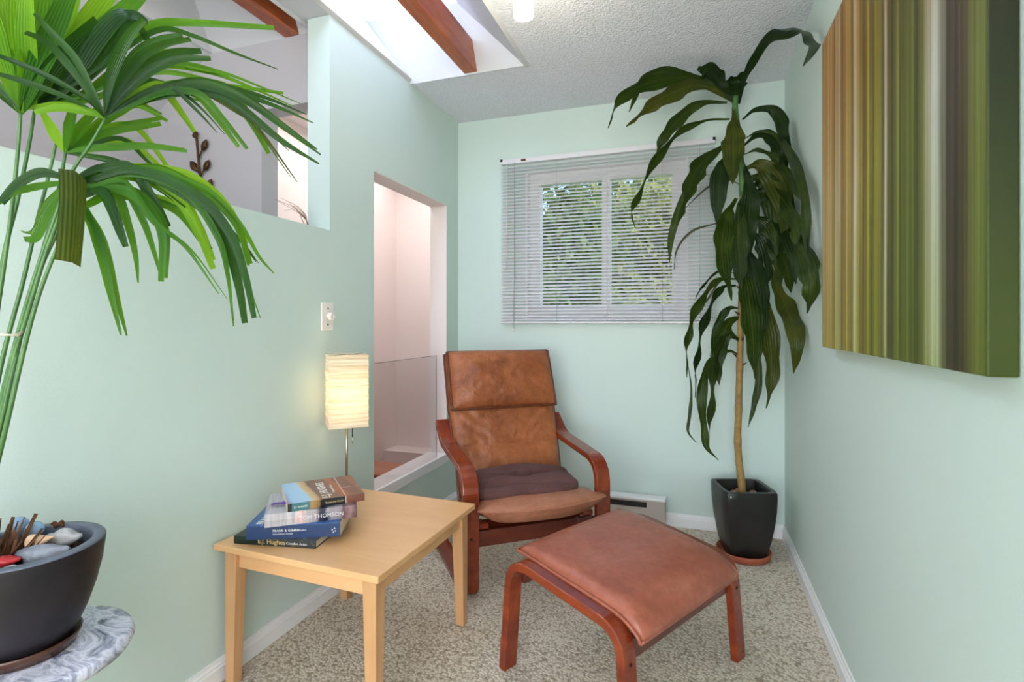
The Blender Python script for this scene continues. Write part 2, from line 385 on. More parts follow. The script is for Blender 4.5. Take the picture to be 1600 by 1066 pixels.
def text(name, body, size, m, parent, loc, rot, sx=1.0, ext=.0004, align='LEFT'):
    cu = bpy.data.curves.new(name, 'FONT'); cu.body = body; cu.size = size; cu.extrude = ext; cu.align_x = align; cu.resolution_u = 2
    t = bpy.data.objects.new(name, cu); COL.objects.link(t)
    dg = bpy.context.evaluated_depsgraph_get(); me = bpy.data.meshes.new_from_object(t.evaluated_get(dg))
    bpy.data.objects.remove(t); o = finish(name, me, m, parent); o.location = loc; o.rotation_euler = rot; o.scale = (sx, 1, 1); return o

# ================================================================== SETTING
WT = .112                                                       # partition thickness
PY = 1.855                                                      # where the full-height part of the left wall starts
SILL = 1.536
DY0, DY1, DZ0, DZ1 = 2.178, 2.969, .344, 1.875                  # stair opening
struct(mesh('floor', *boxv(LX-.02, 3.2, -2.5, BY+.05, -.12, 0), M['carpet']))
def wl_solid(y, z):
    if y < PY and z > SILL: return False
    return not (DY0 < y < DY1 and DZ0 < z < DZ1)
struct(cells('wall_left', [-2.5, PY, DY0, DY1, BY], [0, DZ0, SILL, DZ1, CZ], wl_solid, lambda u, v, t: (t, u, v), LX, LX-WT, M['mint']))
WX0, WX1, WZ0, WZ1 = -.985, -.03, 1.165, 2.085
struct(cells('wall_back', [LX, WX0, WX1, RX], [0, WZ0, WZ1, CZ], lambda x, z: not (WX0 < x < WX1 and WZ0 < z < WZ1), lambda u, v, t: (u, t, v), BY, BY+.16, M['mint']))
struct(cells('wall_right', [-.9, BY], [0, CZ], lambda y, z: True, lambda u, v, t: (t, u, v), RX, RX+.12, M['mint']))
struct(cells('wall_front', [LX-1.2, -1.25, .6, 3.2], [0, .6, 2.3, CZ], lambda x, z: not (-1.25 < x < .6 and .6 < z < 2.3), lambda u, v, t: (u, t, v), -2.5, -2.62, M['white_wall']))
struct(box('wall_side', 3.2, 3.3, -2.5, -.9, 0, CZ, M['white_wall']))
struct(box('wall_nook', RX+.12, 3.2, -.9, -.8, 0, CZ, M['white_wall']))
# ceiling with the skylight opening, and its leaning shaft
SX0, SX1, SY0, SY1 = LX, -.778, .25, 2.54
struct(cells('ceiling', [LX, SX1, RX, 3.2], [-2.5, SY0, SY1, BY], lambda x, y: not (x < SX1 and SY0 < y < SY1), lambda u, v, t: (u, v, t), CZ, CZ+.03, M['ceiling']))
TZ = 2.73; lean = .30; A0, A1, B0, B1 = -1.645, -1.08, SY0+.14, 2.397
c00, c10, c11, c01 = (SX0, SY0, CZ), (SX1, SY0, CZ), (SX1, SY1, CZ), (SX0, SY1, CZ)
t00, t10, t11, t01 = (A0, B0, TZ), (A1, B0, TZ), (A1, B1, TZ), (A0, B1, TZ)
for nm, q in (('trim_1', (c01, c11, t11, t01)), ('trim_2', (c11, c10, t10, t11)), ('trim_3', (c10, c00, t00, t10)), ('trim_4', (c00, c01, t01, t00))):
    struct(poly(nm, q[::-1], .02, M['well']))
wnd2 = struct(cells('window_2', [A0-.04, A0, A1, A1+.04], [B0-.04, B0, B1, B1+.04], lambda x, y: not (A0 < x < A1 and B0 < y < B1), lambda u, v, t: (u, v, t), TZ, TZ+.05, M['trim']))
box('pane', A0, A1, B0, B1, TZ+.015, TZ+.021, M['opal'], wnd2)
# skirting
def skirting(name, length, loc, rz, h=.072):
    prof = [(0, 0), (.014, 0), (.014, h*.66), (.010, h*.72), (.010, h*.80), (.006, h*.86), (.005, h), (0, h)]
    k = len(prof); V = [(x, -p[0], p[1]) for x in (0, length) for p in prof]
    Fc = [[i, (i+1) % k, k+(i+1) % k, k+i] for i in range(k)]+[list(range(k))[::-1], [k+i for i in range(k)]]
    o = struct(mesh(name, V, Fc, M['trim'])); return place(o, loc, rz)
skirting('baseboard_left', BY+2.4, (LX, -2.4, 0), PI/2)
skirting('baseboard_back', RX-LX, (LX, BY, 0), 0)
skirting('baseboard_right', BY+.9, (RX, BY, 0), -PI/2)
# stair opening: sill and jamb lining in white, all one frame
fr = struct(box('trim_5', LX-WT-.006, LX+.012, DY0, DY1+.02, DZ0-.05, DZ0+.002, M['trim'], None, .003))
lin_ = struct(cells('trim_6', [DY0, DY0+.004, DY1-.004, DY1], [DZ0, DZ1-.004, DZ1], lambda y, z: not (DY0+.004 < y < DY1-.004 and z < DZ1-.004), lambda u, v, t: (t, u, v), LX-.001, LX-WT+.001, M['stair_wall']))
# stairwell beyond
SXL, SYB = -2.45, 4.05
struct(box('wall_stair_left', SXL-.1, SXL, 2.042, SYB, -1.4, 2.5, M['stair_wall']))
struct(box('wall_stair_back', SXL-.1, LX-WT, SYB, SYB+.1, -1.4, 2.5, M['stair_wall']))
struct(box('wall_stair_side', LX-WT, LX-WT+.1, BY, SYB, -1.4, 2.5, M['stair_wall']))
struct(box('wall_stair_lower', LX-WT, LX-WT+.05, 1.94, BY, -1.4, -.121, M['stair_wall']))
struct(box('ceiling_stair', SXL-.1, LX-.004, 2.042, SYB+.1, CZ+.001, CZ+.012, M['stair_wall']))
struct(box('floor_stair', SXL, LX-WT, 1.94, SYB, -1.45, -1.4, M['carpet']))
lg = struct(box('trim_7', SXL, LX-WT, SYB-.2, SYB, -1.4, .085, M['stair_wall'], None, .004))
# hall over the half wall
HXC = -2.605
struct(cells('wall_hall_back', [HXC, -1.884, LX-WT], [0, 2.13, CZ], lambda x, z: not (x > -1.884 and z < 2.13), lambda u, v, t: (u, t, v), 1.94, 2.04, M['grey_wall']))
struct(box('wall_hall_left', HXC-.1, HXC, -2.5, 1.94, 0, 2.15, M['grey_wall']))
struct(box('floor_hall', HXC, LX-WT, -2.5, 1.94, -.1, 0, M['carpet']))
HW0, HW1, HY0, HY1 = -2.2, -1.585, -.4, 1.94
struct(poly('ceiling_hall', [(HXC, -2.5, 2.15), (HW0, -2.5, CZ), (HW0, HY1, CZ), (HXC, HY1, 2.15)][::-1], .02, M['well']))
struct(poly('ceiling_hall_front', [(HW0, -2.5, CZ), (LX, -2.5, CZ), (LX, HY0, CZ), (HW0, HY0, CZ)][::-1], .02, M['well']))
HZ = 3.0
struct(poly('trim_8', [(HW0-.02, HY1, CZ), (HW1+.03, HY1, CZ), (HW1-.16, HY1-.27, HZ), (HW0-.02, HY1-.27, HZ)], .02, M['well']))
struct(poly('trim_9', [(HW1, HY0, CZ), (HW1, HY1, CZ), (HW1-.21, HY1, HZ), (HW1-.21, HY0, HZ)], .015, M['well']))
struct(poly('trim_10', [(HW0, HY1, CZ), (HW0, HY0, CZ), (HW0, HY0, HZ), (HW0, HY1, HZ)], .02, M['well']))
struct(poly('trim_11', [(HW0, HY0, CZ), (HW1, HY0, CZ), (HW1-.21, HY0, HZ), (HW0, HY0, HZ)], .02, M['well']))
struct(poly('ceiling_ridge', [(HW1-.02, -2.5, CZ+.002), (LX+.004, -2.5, CZ+.002), (LX+.004, 1.95, CZ+.002), (HW1-.02, 1.95, CZ+.002)][::-1], .008, M['well']))
struct(box('ceiling_hall_cap', HW0-.05, HW1, HY0-.02, HY1, HZ, HZ+.02, M['well']))  # unseen cap added over the hall shaft to shut out the sun
# beams
bm1 = struct(bev(mesh('ceiling_beam', *boxv(-1.124, -1.051, .3, 2.535, CZ-.002, CZ+.132), M['beam']), .004))
bmv = bm1.data.vertices
for v in bmv:
    if v.co.y > 2 and v.co.z > 2.5: v.co.y -= .066
bm2 = struct(bev(mesh('ceiling_beam', *boxv(-1.749, -1.671, -.3, 1.94, CZ-.002, CZ+.128), M['beam']), .004))

# stairs: two oak treads seen over the sill
st = tag(thing('staircase', 'brown oak stair treads descending behind the clear guard', 'stairs', (0, 0, 0)), 'brown oak stair treads descending behind the clear guard', 'stairs')
for i, (y, z) in enumerate(((2.75, .235), (3.02, .05), (3.29, -.135), (3.56, -.32))):
    b = box('tread', SXL+.002, LX-WT-.002, y, y+.29, z-.035, z, M['tread'], st, .006)
    box('riser', SXL+.002, LX-WT-.002, y+.27, y+.29, z-.185, z-.035, M['tread'], st)
box('riser', SXL+.002, LX-WT-.002, 2.752, 2.77, -.3, .2, M['tread'], st)

# clear acrylic guard
g = thing('stair_guard', 'clear acrylic guard panel standing in the white stair opening', 'guard')
box('panel', LX-.008, LX-.002, DY0+.002, 2.838, DZ0+.003, .953, M['acrylic'], g)
V, Fc = [], []
e = [(LX-.005, DY0+.002, .954), (LX-.005, 2.838, .954), (LX-.005, 2.839, DZ0+.004)]
tube('polished_edge', e, .0022, M['edge'], g, 6)

# ------------------------------------------------------------------ window and blind
W1 = struct(cells('window_1', [WX0, -.905, -.52, -.472, -.118, WX1], [WZ0, 1.25, 2.012, WZ1], lambda x, z: not (1.25 < z < 2.012 and (-.905 < x < -.52 or -.472 < x < -.118)), lambda u, v, t: (u, t, v), BY+.05, BY+.11, M['trim']))
for a, b in ((-.905, -.52), (-.472, -.118)):
    box('pane', a, b, BY+.078, BY+.084, 1.25, 2.012, M['glass'], W1)
    V, Fc = [], []
sash = cells('sash', [-.50, -.472, -.118, -.09], [1.225, 1.25, 2.012, 2.035], lambda x, z: not (1.25 < z < 2.012 and -.472 < x < -.118), lambda u, v, t: (u, t, v), BY+.034, BY+.05, M['trim'], W1)
cells('sash', [-.93, -.905, -.52, -.497], [1.225, 1.25, 2.012, 2.035], lambda x, z: not (1.25 < z < 2.012 and -.905 < x < -.52), lambda u, v, t: (u, t, v), BY+.042, BY+.05, M['trim'], W1)
struct(cells('trim_12', [WX0-.001, WX0+.012, WX1-.012, WX1+.001], [WZ0, WZ0+.012, WZ1-.012, WZ1], lambda x, z: not (WX0+.012 < x < WX1-.012 and WZ0+.012 < z < WZ1-.012), lambda u, v, t: (u, t, v), BY-.002, BY+.05, M['trim']))
BX0, BX1, BZ0, BZ1, BYc = -1.137, .112, 1.145, 2.162, BY-.026
bl = thing('venetian_blind', 'grey white venetian blind with thin open slats over the garden window', 'blind', (BX0, BYc, BZ0))
BW = BX1-BX0
box('headrail', 0, BW, -.014, .018, BZ1-BZ0-.03, BZ1-BZ0, M['slat'], bl, .002)
for x in (0, BW-.012): box('end_cap', x-.001, x+.013, -.015, .019, BZ1-BZ0-.014, BZ1-BZ0+.002, M['screw'], bl)
box('cord_lock', .135, .165, -.017, -.013, BZ1-BZ0-.022, BZ1-BZ0-.008, M['dark_metal'], bl)
box('bottom_rail', 0, BW, -.013, .012, 0, .012, M['slat'], bl, .003)
ns = 47; sv = []; sf = []
for i in range(5):
    a = -1+2*i/4; y = a*.0126; zz = .0022*(1-a*a)+a*.0028
    for x in (.002, BW-.002): sv.append((x, y, zz))
for i in range(4): sf.append([i*2, i*2+1, i*2+3, i*2+2])
sme = bpy.data.meshes.new('slat'); sme.from_pydata(sv, [], sf); sme.materials.append(M['slat'])
for p in sme.polygons: p.use_smooth = True
pitch = (BZ1-BZ0-.052)/ns
for i in range(ns):
    s = bpy.data.objects.new('slat', sme); COL.objects.link(s); s.parent = bl; s.location = (0, 0, .024+i*pitch); s.rotation_euler = (.34+random.uniform(-.03, .03), 0, random.uniform(-.0006, .0006))
for x in (.09, .36, .66, .97, 1.17):
    tube('ladder_cord', [(x, -.0145, .01), (x, -.0145, BZ1-BZ0-.03)], .0009, M['cord'], bl, 5)
tube('pull_cord', [(.095, -.02, BZ1-BZ0-.02), (.093, -.021, .3), (.088, -.02, -.035)], .0014, M['cord'], bl, 5)
tube('tilt_wand', [(.045, -.019, BZ1-BZ0-.02), (.044, -.021, .33)], .0024, M['plastic'], bl, 6)
lathe('cord_tassel', [(.002, -.052), (.005, -.05), (.004, -.038), (.0015, -.032)], M['plastic'], bl, 10, (.088, -.02))

# ------------------------------------------------------------------ garden outside
struct(mesh('lawn', *boxv(-14, 12, BY+.6, 26, -.9, -.8), M['grass']))
def foliage_mat(name, a, b, c):
    t = NT(name); t.set(.6, .3); n = t.n.new('ShaderNodeObjectInfo')
    g = t.noise(t.coord('Object'), 2.2, 4, .7); t.color(t.ramp(g, [(.3, a), (.5, b), (.7, c)]))
    tr = t.n.new('ShaderNodeBsdfTranslucent'); tr.inputs[0].default_value = lin(c); mx = t.n.new('ShaderNodeMixShader'); mx.inputs[0].default_value = .3
    t.link(t.b.outputs[0], mx.inputs[1]); t.link(tr.outputs[0], mx.inputs[2]); t.link(mx.outputs[0], t.out.inputs[0]); return t.m
FM = [foliage_mat('foliage_dark', (44, 60, 36), (84, 106, 62), (140, 160, 96)), foliage_mat('foliage_olive', (84, 92, 48), (140, 146, 84), (200, 196, 130)), foliage_mat('foliage_yellow', (90, 104, 34), (150, 160, 60), (200, 204, 96))]
def tree(label, x, y, zb, ht, rad, fm, n, leaf, kind='tree'):
    rnd = random.Random(int(x*100+y*10)); root = thing('tree' if kind == 'tree' else 'shrub', label, kind, (x, y, zb))
    tube('trunk', [(0, 0, 0), (.05, .02, ht*.35), (-.03, .04, ht*.7), (.02, 0, ht*.92)], [rad*.07, rad*.06, rad*.04, rad*.015], M['bark'], root, 8)
    V = []; Fc = []
    cl = [(Vector((rnd.gauss(0, rad*.45), rnd.gauss(0, rad*.4), ht*rnd.uniform(.04, 1))), rad*rnd.uniform(.25, .5)) for _ in range(34)]
    for i in range(n):
        c, r = cl[rnd.randrange(34)]; q = c+Vector((rnd.gauss(0, 1), rnd.gauss(0, 1), rnd.gauss(0, .8)))*r*.55
        a = Vector((rnd.gauss(0, 1), rnd.gauss(0, 1), rnd.gauss(0, 1))).normalized(); b = a.orthogonal().normalized(); s = leaf*rnd.uniform(.6, 1.3); k = len(V)
        V += [q-a*s, q+b*s*.42, q+a*s, q-b*s*.42]; Fc.append([k, k+1, k+2, k+3])
    f = mesh('foliage', V, Fc, fm, root); f['kind'] = 'stuff'
    return root
tree('dark evergreen tree seen through the blind on the window side away from the corn plant', -2.5, 7.8, -.8, 5.0, 1.5, FM[0], 9000, .10)
tree('tall olive green tree seen through the window pane beside the corn plant', -.5, 9.0, -.8, 4.1, 1.7, FM[1], 8000, .10)
tree('dark bushy tree filling the gap far behind the other garden trees', -2.0, 13.0, -.8, 4.9, 3.0, FM[0], 12000, .16)
tree('tall dark tree standing far behind the olive green tree', 1.6, 13.5, -.8, 5.0, 2.2, FM[0], 7000, .15)
tree('yellow green shrub low outside the window pane away from the corn plant', -1.72, 5.6, -.8, 2.15, .5, FM[2], 2600, .06, 'shrub')
tree('yellow green shrub low outside the window pane beside the corn plant', -.62, 6.0, -.8, 2.1, .5, FM[2], 2600, .06, 'shrub')

hedge = thing('hedge', 'long dark hedge closing the far end of the garden', 'hedge', (-3.5, 16.5, -.8))
rh = random.Random(9); V = []; Fc = []
for i in range(9000):
    q = Vector((rh.uniform(-5, 7), rh.gauss(0, .35), 3.3*rh.random()**.8)); a = Vector((rh.gauss(0, 1), rh.gauss(0, 1), rh.gauss(0, 1))).normalized(); b = a.orthogonal().normalized(); s_ = .17*rh.uniform(.6, 1.3); k = len(V)
    V += [q-a*s_, q+b*s_*.5, q+a*s_, q-b*s_*.5]; Fc.append([k, k+1, k+2, k+3])
mesh('foliage', V, Fc, FM[0], hedge)['kind'] = 'stuff'
for x in range(-4, 7, 2): tube('trunk', [(x, 0, 0), (x+.05, 0, 1.0), (x, .05, 2.0)], [.06, .05, .03], M['bark'], hedge, 7)

# ------------------------------------------------------------------ baseboard heater
ht = thing('baseboard_heater', 'low taupe electric baseboard heater under the window behind the armchair', 'heater', (-1.15, BY-.016, 0))
HL = 1.0
box('body', 0, HL, -.055, 0, .025, .15, M['heater'], ht, .003)
box('top_lip', -.002, HL+.002, -.066, 0, .15, .166, M['trim'], ht, .003)
box('air_slot', .03, HL-.10, -.0562, -.05, .108, .138, M['black'], ht)
box('end_panel', HL-.10, HL, -.058, -.002, .027, .149, M['heater'], ht, .002)

# dimmer
dm = thing('dimmer_switch', 'white dimmer switch plate with round knob on the mint wall above the paper lamp', 'switch', (LX, 1.836, 1.174))
box('plate', 0, .006, -.037, .037, -.058, .058, M['plastic'], dm, .003)
kn = lathe('knob', [(.016, 0), (.016, .012), (.014, .02), (.0125, .021), (.011, .0185)], M['plastic'], dm, 24); kn.rotation_euler = (0, PI/2, 0); kn.location = (.006, .006, 0)
for z in (.034, -.034):
    s = lathe('screw', [(.0035, 0), (.0035, .0015), (.002, .002)], M['screw'], dm, 10); s.rotation_euler = (0, PI/2, 0); s.location = (.006, 0, z)

# painting
def canvas():
    t = NT('striped_canvas_print'); t.set(.55, .3); c = t.coord('Object'); x = t.sep(c)
    wob = t.noise(t.coord('Object', (1, 1.2, .7)), 1.0, 2)
    y = t.math('ADD', x[1], t.math('MULTIPLY', t.math('SUBTRACT', wob, .5), .06))
    fac = t.math('DIVIDE', y, 1.09)
    S = [(0, (112, 122, 58)), (.03, (124, 130, 66)), (.06, (92, 80, 50)), (.085, (66, 56, 46)), (.12, (84, 72, 56)), (.14, (160, 160, 150)), (.168, (212, 216, 214)), (.192, (186, 184, 160)), (.215, (120, 120, 60)), (.25, (84, 92, 36)), (.28, (120, 128, 48)), (.31, (96, 102, 40)), (.34, (132, 136, 56)), (.37, (86, 84, 44)), (.395, (120, 112, 60)), (.412, (206, 200, 182)), (.43, (112, 106, 52)), (.47, (168, 162, 52)), (.50, (112, 104, 46)), (.53, (176, 166, 66)), (.57, (120, 100, 50)), (.61, (194, 176, 90)), (.64, (220, 212, 192)), (.67, (150, 128, 66)), (.71, (200, 176, 100)), (.76, (160, 128, 76)), (.80, (216, 204, 170)), (.85, (192, 162, 104)), (.92, (210, 182, 126)), (1, (198, 170, 130))]
    base = t.ramp(fac, S)
    fine = t.noise(t.coord('Object', (0, 55, .35)), 1.0, 5, .65)
    col = t.mix(.75, base, t.ramp(fine, [(.34, (112, 104, 84)), (.5, (208, 204, 190)), (.62, (255, 255, 250))]), 'MULTIPLY')
    col = t.mix(t.ramp(fine, [(.64, (0, 0, 0)), (.72, (150, 150, 150))]), col, (224, 222, 196))
    z = t.ramp(t.math('ADD', x[2], t.math('MULTIPLY', wob, .3)), [(.1, (214, 236, 120)), (.65, (255, 255, 255)), (1.15, (226, 190, 158))])
    col = t.mix(.7, col, z, 'MULTIPLY')
    side = t.ramp(t.math('ADD', x[2], t.math('MULTIPLY', wob, .2)), [(.15, (50, 62, 6)), (.55, (28, 34, 6)), (.85, (27, 25, 13)), (1.05, (72, 64, 46))])
    col = t.mix(t.ramp(x[1], [(.0005, (255, 255, 255)), (.0035, (0, 0, 0))]), col, side)
    t.color(col); t.bump(t.noise(t.coord('Object'), 700, 1), .1, .001); return t.m
pa = tag(box('painting', 0, .04, 0, 1.083, 0, 1.04, canvas(), None, .003), 'large unframed canvas of blurred vertical green and tan stripes', 'painting')
pa.location = (RX-.041, .985, 1.066)

# ceiling spot
sp = thing('ceiling_spotlight', 'small white cylindrical spotlight hanging from the popcorn ceiling', 'light', tuple(P(818, -20, 1.93))[:2]+(0,))
lathe('canopy', [(.05, CZ-.001), (.05, CZ-.012), (.046, CZ-.018), (.01, CZ-.02)], M['trim'], sp, 28)
tube('stem', [(0, 0, CZ-.015), (0, 0, 2.36)], .006, M['trim'], sp)
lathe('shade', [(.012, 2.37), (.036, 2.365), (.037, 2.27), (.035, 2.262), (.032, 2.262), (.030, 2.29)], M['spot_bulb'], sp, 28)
lamp('ceiling_spot_glow', 'POINT', tuple(P(818, -20, 1.93))[:2]+(2.2,), 4.5, (1, .90, .68), shadow_soft_size=.04)
lathe('bulb', [(.012, 2.34), (.029, 2.29), (.029, 2.268), (.02, 2.263)], M['spot_bulb'], sp, 24)

# ================================================================== FURNITURE
def pad(name, cen, half_w, top_h, bot_h, m, parent, ny=18, wrinkle=.004, seed=0, pw=5, sag=None, ends=(1, 1), bulge=0):
    """A stuffed cushion along a (y, z) centre line, half_w to each side of x = 0."""
    k = len(cen); V = []; Fc = []; idx = {}
    nrm = []
    for i in range(k):
        t = (Vector(cen[min(i+1, k-1)])-Vector(cen[max(i-1, 0)])).normalized(); nrm.append(Vector((-t[1], t[0])))
    L = [0]
    for i in range(1, k): L.append(L[-1]+(Vector(cen[i])-Vector(cen[i-1])).length)
    for side in (1, -1):
        for i in range(k):
            s = 2*L[i]/L[-1]-1
            if (s < 0 and not ends[0]) or (s > 0 and not ends[1]): es = 1
            else: es = max(0, 1-abs(s)**pw)**.5
            for j in range(ny+1):
                q = 2*j/ny-1; q = math.copysign(abs(q)**.8, q)
                ew = max(0, 1-abs(q)**pw)**.5
                edge = i in (0, k-1) or j in (0, ny)
                hw = half_w(L[i]/L[-1]) if callable(half_w) else half_w
                h = (top_h if side > 0 else -bot_h)*es*ew
                x = q*hw; wv = mnoise.noise(Vector((x*9+seed, L[i]*9, seed)))*wrinkle+mnoise.noise(Vector((x*24, L[i]*20+seed, 3)))*wrinkle*.45
                h += wv*es*ew*(1 if side > 0 else .3)
                if sag: h += sag(x, L[i]/L[-1])*es*ew
                if edge and side < 0: idx[(i, j, -1)] = idx[(i, j, 1)]; continue
                idx[(i, j, side)] = len(V); c = Vector(cen[i])+nrm[i]*h; V.append((x, c[0]-bulge*(1-q*q)*max(0, 1-L[i]/L[-1]*3), c[1]))
    for i in range(k-1):
        for j in range(ny):
            for side in (1, -1):
                f = [idx[(i, j, side)], idx[(i, j+1, side)], idx[(i+1, j+1, side)], idx[(i+1, j, side)]]
                Fc.append(f if side > 0 else f[::-1])
    o = mesh(name, V, Fc, m, parent, True)
    rim = [V[idx[(0, j, 1)]] for j in range(ny+1)]+[V[idx[(i, ny, 1)]] for i in range(1, k)]+[V[idx[(k-1, j, 1)]] for j in range(ny-1, -1, -1)]+[V[idx[(i, 0, 1)]] for i in range(k-2, -1, -1)]
    return o, rim
def lerp_line(pts, n): return [tuple(q) for q in spl(pts, n)]

# armchair: x to the sitter's other side, y to the back
CW = .62
ch = thing('armchair', 'bentwood lounge armchair with tan brown leather cushions and a headrest pillow', 'armchair', (-.87, 2.022, 0), math.radians(38.6))
arm = fillet([(.66, .0135), (.0135, .0135, .055), (.0135, .515, .115), (.45, .556, .16), (.565, .645)], 8)
for x in (0, CW):
    f = strip('side_frame', arm, .027, x-.035, x+.035, M['cherry'], ch)
    for (yy, zz) in ((.0, .25), (.54, .60)):
        s = lathe('screw', [(.005, 0), (.005, .002), (.002, .003)], M['screw'], f, 10); s.rotation_euler = (PI/2, 0, 0); s.location = (x, yy+.0005, zz)
        if yy > .1: s.rotation_euler = (0, -PI/2 if x == 0 else PI/2, 0); s.location = (x-.035 if x == 0 else x+.035, .535, .622)
box('front_rail', .030, CW-.030, .030, .052, .200, .268, M['cherry_y'], ch, .004)
box('rear_rail', .030, CW-.030, .60, .622, .03, .09, M['cherry_y'], ch, .004)
seatpath = fillet([(.035, .285), (.36, .215, .13), (.455, .55, .3), (.60, .965)], 9)
for x in (.062, CW-.062):
    strip('seat_rail', seatpath, .024, x-.026, x+.026, M['cherry'], ch)
for (y, z) in ((.10, .262), (.53, .78), (.59, .945)):
    box('cross_slat', .07, CW-.07, y-.008, y+.010, z-.024, z+.024, M['cherry_y'], ch, .003)
webb = []
hc = CW/2
def shifted(o): o.location.x = hc; return o
seat_c = lerp_line([(-.050, .380), (-.02, .382), (.06, .374), (.2, .342), (.34, .305), (.40, .302)], 5)
o, rim = pad('seat_cushion', seat_c, lambda s: .266+.028*max(0, 1-s/.15), .030, .084, M['leather_seat'], ch, 20, .008, 2, 5, None, (1, 1), .07); shifted(o)
shifted(tube('piping', rim+[rim[0]], .0048, M['leather_seat'], o, 6)); o.children[0].location = (0, 0, 0)
def segd(x, y, x0, y0, x1, y1):
    dx, dy = x1-x0, y1-y0; t = max(0, min(1, ((x-x0)*dx+(y-y0)*dy)/(dx*dx+dy*dy))); return math.hypot(x-x0-t*dx, y-y0-t*dy)
CREASE = [(.010, (-.25, .43, -.12, .33)), (.008, (-.25, .37, -.10, .27)), (.007, (-.27, .32, -.15, .25)), (.010, (.25, .44, .10, .32)), (.009, (.26, .38, .12, .27)), (.008, (.27, .33, .16, .26)), (.006, (.20, .46, .06, .40)), (.005, (-.08, .29, .07, .28))]
back_c = lerp_line([(.345, .305), (.378, .37), (.436, .52), (.508, .70), (.572, .86), (.622, .978)], 16)
o, rim = pad('back_cushion', back_c, lambda s: .268+.022*min(1, s*1.6), .040, .034, M['leather'], ch, 44, .010, 5, 5,
             lambda x, s: -.012*math.exp(-((s-.33)/.012)**2)-sum(a*math.exp(-(segd(x, s*.7, *q)/.011)**2) for a, q in CREASE)); shifted(o)
p = tube('piping', rim+[rim[0]], .006, M['piping'], o, 6)
head_c = lerp_line([(.463, .715), (.493, .79), (.530, .88), (.571, .977), (.580, .994)], 12)
o, rim = pad('head_pillow', head_c, .283, .062, .020, M['leather'], ch, 40, .014, 9, 2.6, lambda x, s: -sum(a*math.exp(-(segd(x, s*.3, *q)/.010)**2) for a, q in ((.006, (-.09, .20, .09, .20)), (.006, (-.07, .235, .08, .232)), (.005, (-.10, .17, .06, .172)), (.006, (-.22, .06, -.12, .14)), (.006, (.22, .06, .13, .13)), (.005, (.02, .03, .03, .12)), (.005, (-.05, .03, -.04, .10))))); shifted(o)
p = tube('piping', rim+[rim[0]], .0075, M['piping'], o, 6)

# folded cushion on the seat
def lump(name, rx, ry, rz_, m, nx=64, ny=40, seed=0):
    V = []; Fc = []
    for i in range(ny+1):
        ph = -PI/2+PI*i/ny
        for j in range(nx):
            a = 2*PI*j/nx; ce = lambda c, p: math.copysign(abs(c)**p, c)
            x = rx*ce(math.cos(ph), .55)*ce(math.cos(a), .55); y = ry*ce(math.cos(ph), .6)*ce(math.sin(a), .62); z = rz_*ce(math.sin(ph), .8)
            v = Vector((x, y, z))
            nz = mnoise.noise(Vector((x*7+seed, y*12, z*6)))*.012+mnoise.noise(Vector((x*16, y*26+seed, z*14)))*.006
            crease = .030*math.exp(-((y-.005-.10*x)/.014)**2)*(1 if z > 0 else 0)+.014*math.exp(-((y+.10+.06*x)/.012)**2)*(1 if z > 0 else .2)
            n = Vector((x/rx**2, y/ry**2, z/rz_**2)).normalized() if v.length > 1e-6 else Vector((0, 0, 1))
            V.append(v+n*nz-Vector((0, 0, crease)))
    for i in range(ny):
        for j in range(nx): Fc.append([i*nx+j, i*nx+(j+1) % nx, (i+1)*nx+(j+1) % nx, (i+1)*nx+j])
    return subs(mesh(name, V, Fc, m, None, True))
R38 = Matrix.Rotation(math.radians(38.6), 3, 'Z')
q = Vector((-.87, 2.022, 0))+R38 @ Vector((.275, .165, 0))
cu = tag(lump('folded_cushion', .262, .165, .042, M['cloth'], seed=4), 'folded purplish brown cotton cushion lying on the armchair seat', 'cushion')
cu.location = (q.x, q.y, .418); cu.rotation_euler = (math.radians(5), 0, math.radians(36))

# footstool: y along the bent frames, x across them
SA = math.radians(60.9)
stl = thing('footstool', 'low bentwood footstool with a reddish brown leather pad in front of the armchair', 'footstool', (-.222, 1.818, 0), SA)
fp = fillet([(-.2485, 0), (-.222, .326, .085), (.212, .378, .085), (.2485, 0)], 8)
for x in (-.306, .306):
    f = strip('side_frame', fp, .028, x-.028, x+.028, M['cherry'], stl)
    for yy in (-.2335, .2335):
        s = lathe('screw', [(.005, 0), (.005, .002), (.002, .003)], M['screw'], f, 10); s.rotation_euler = (0, 0, 0)
        s.rotation_euler = (PI/2 if yy < 0 else -PI/2, 0, 0); s.location = (x, yy+(-.0105 if yy < 0 else .0095), .24)
for yy, zz in ((-.215, .228), (.205, .285)): box('cross_rail', -.279, .279, yy-.011, yy+.011, zz, zz+.063, M['cherry_y'], stl, .004)
for yy, zz in ((-.09, .312), (.09, .334)): box('slat', -.279, .279, yy-.03, yy+.03, zz, zz+.012, M['cherry_y'], stl, .003)
pc = lerp_line([(-.258, .292), (-.245, .312), (-.19, .342), (-.08, .360), (.05, .374), (.16, .386), (.228, .390)], 6)
o, rim = pad('leather_pad', pc, lambda s: .283+.004*math.sin(PI*s), .032, .028, M['leather_stool'], stl, 22, .004, 12, 6)
tube('piping', rim+[rim[0]], .0055, M['leather_stool'], o, 6)

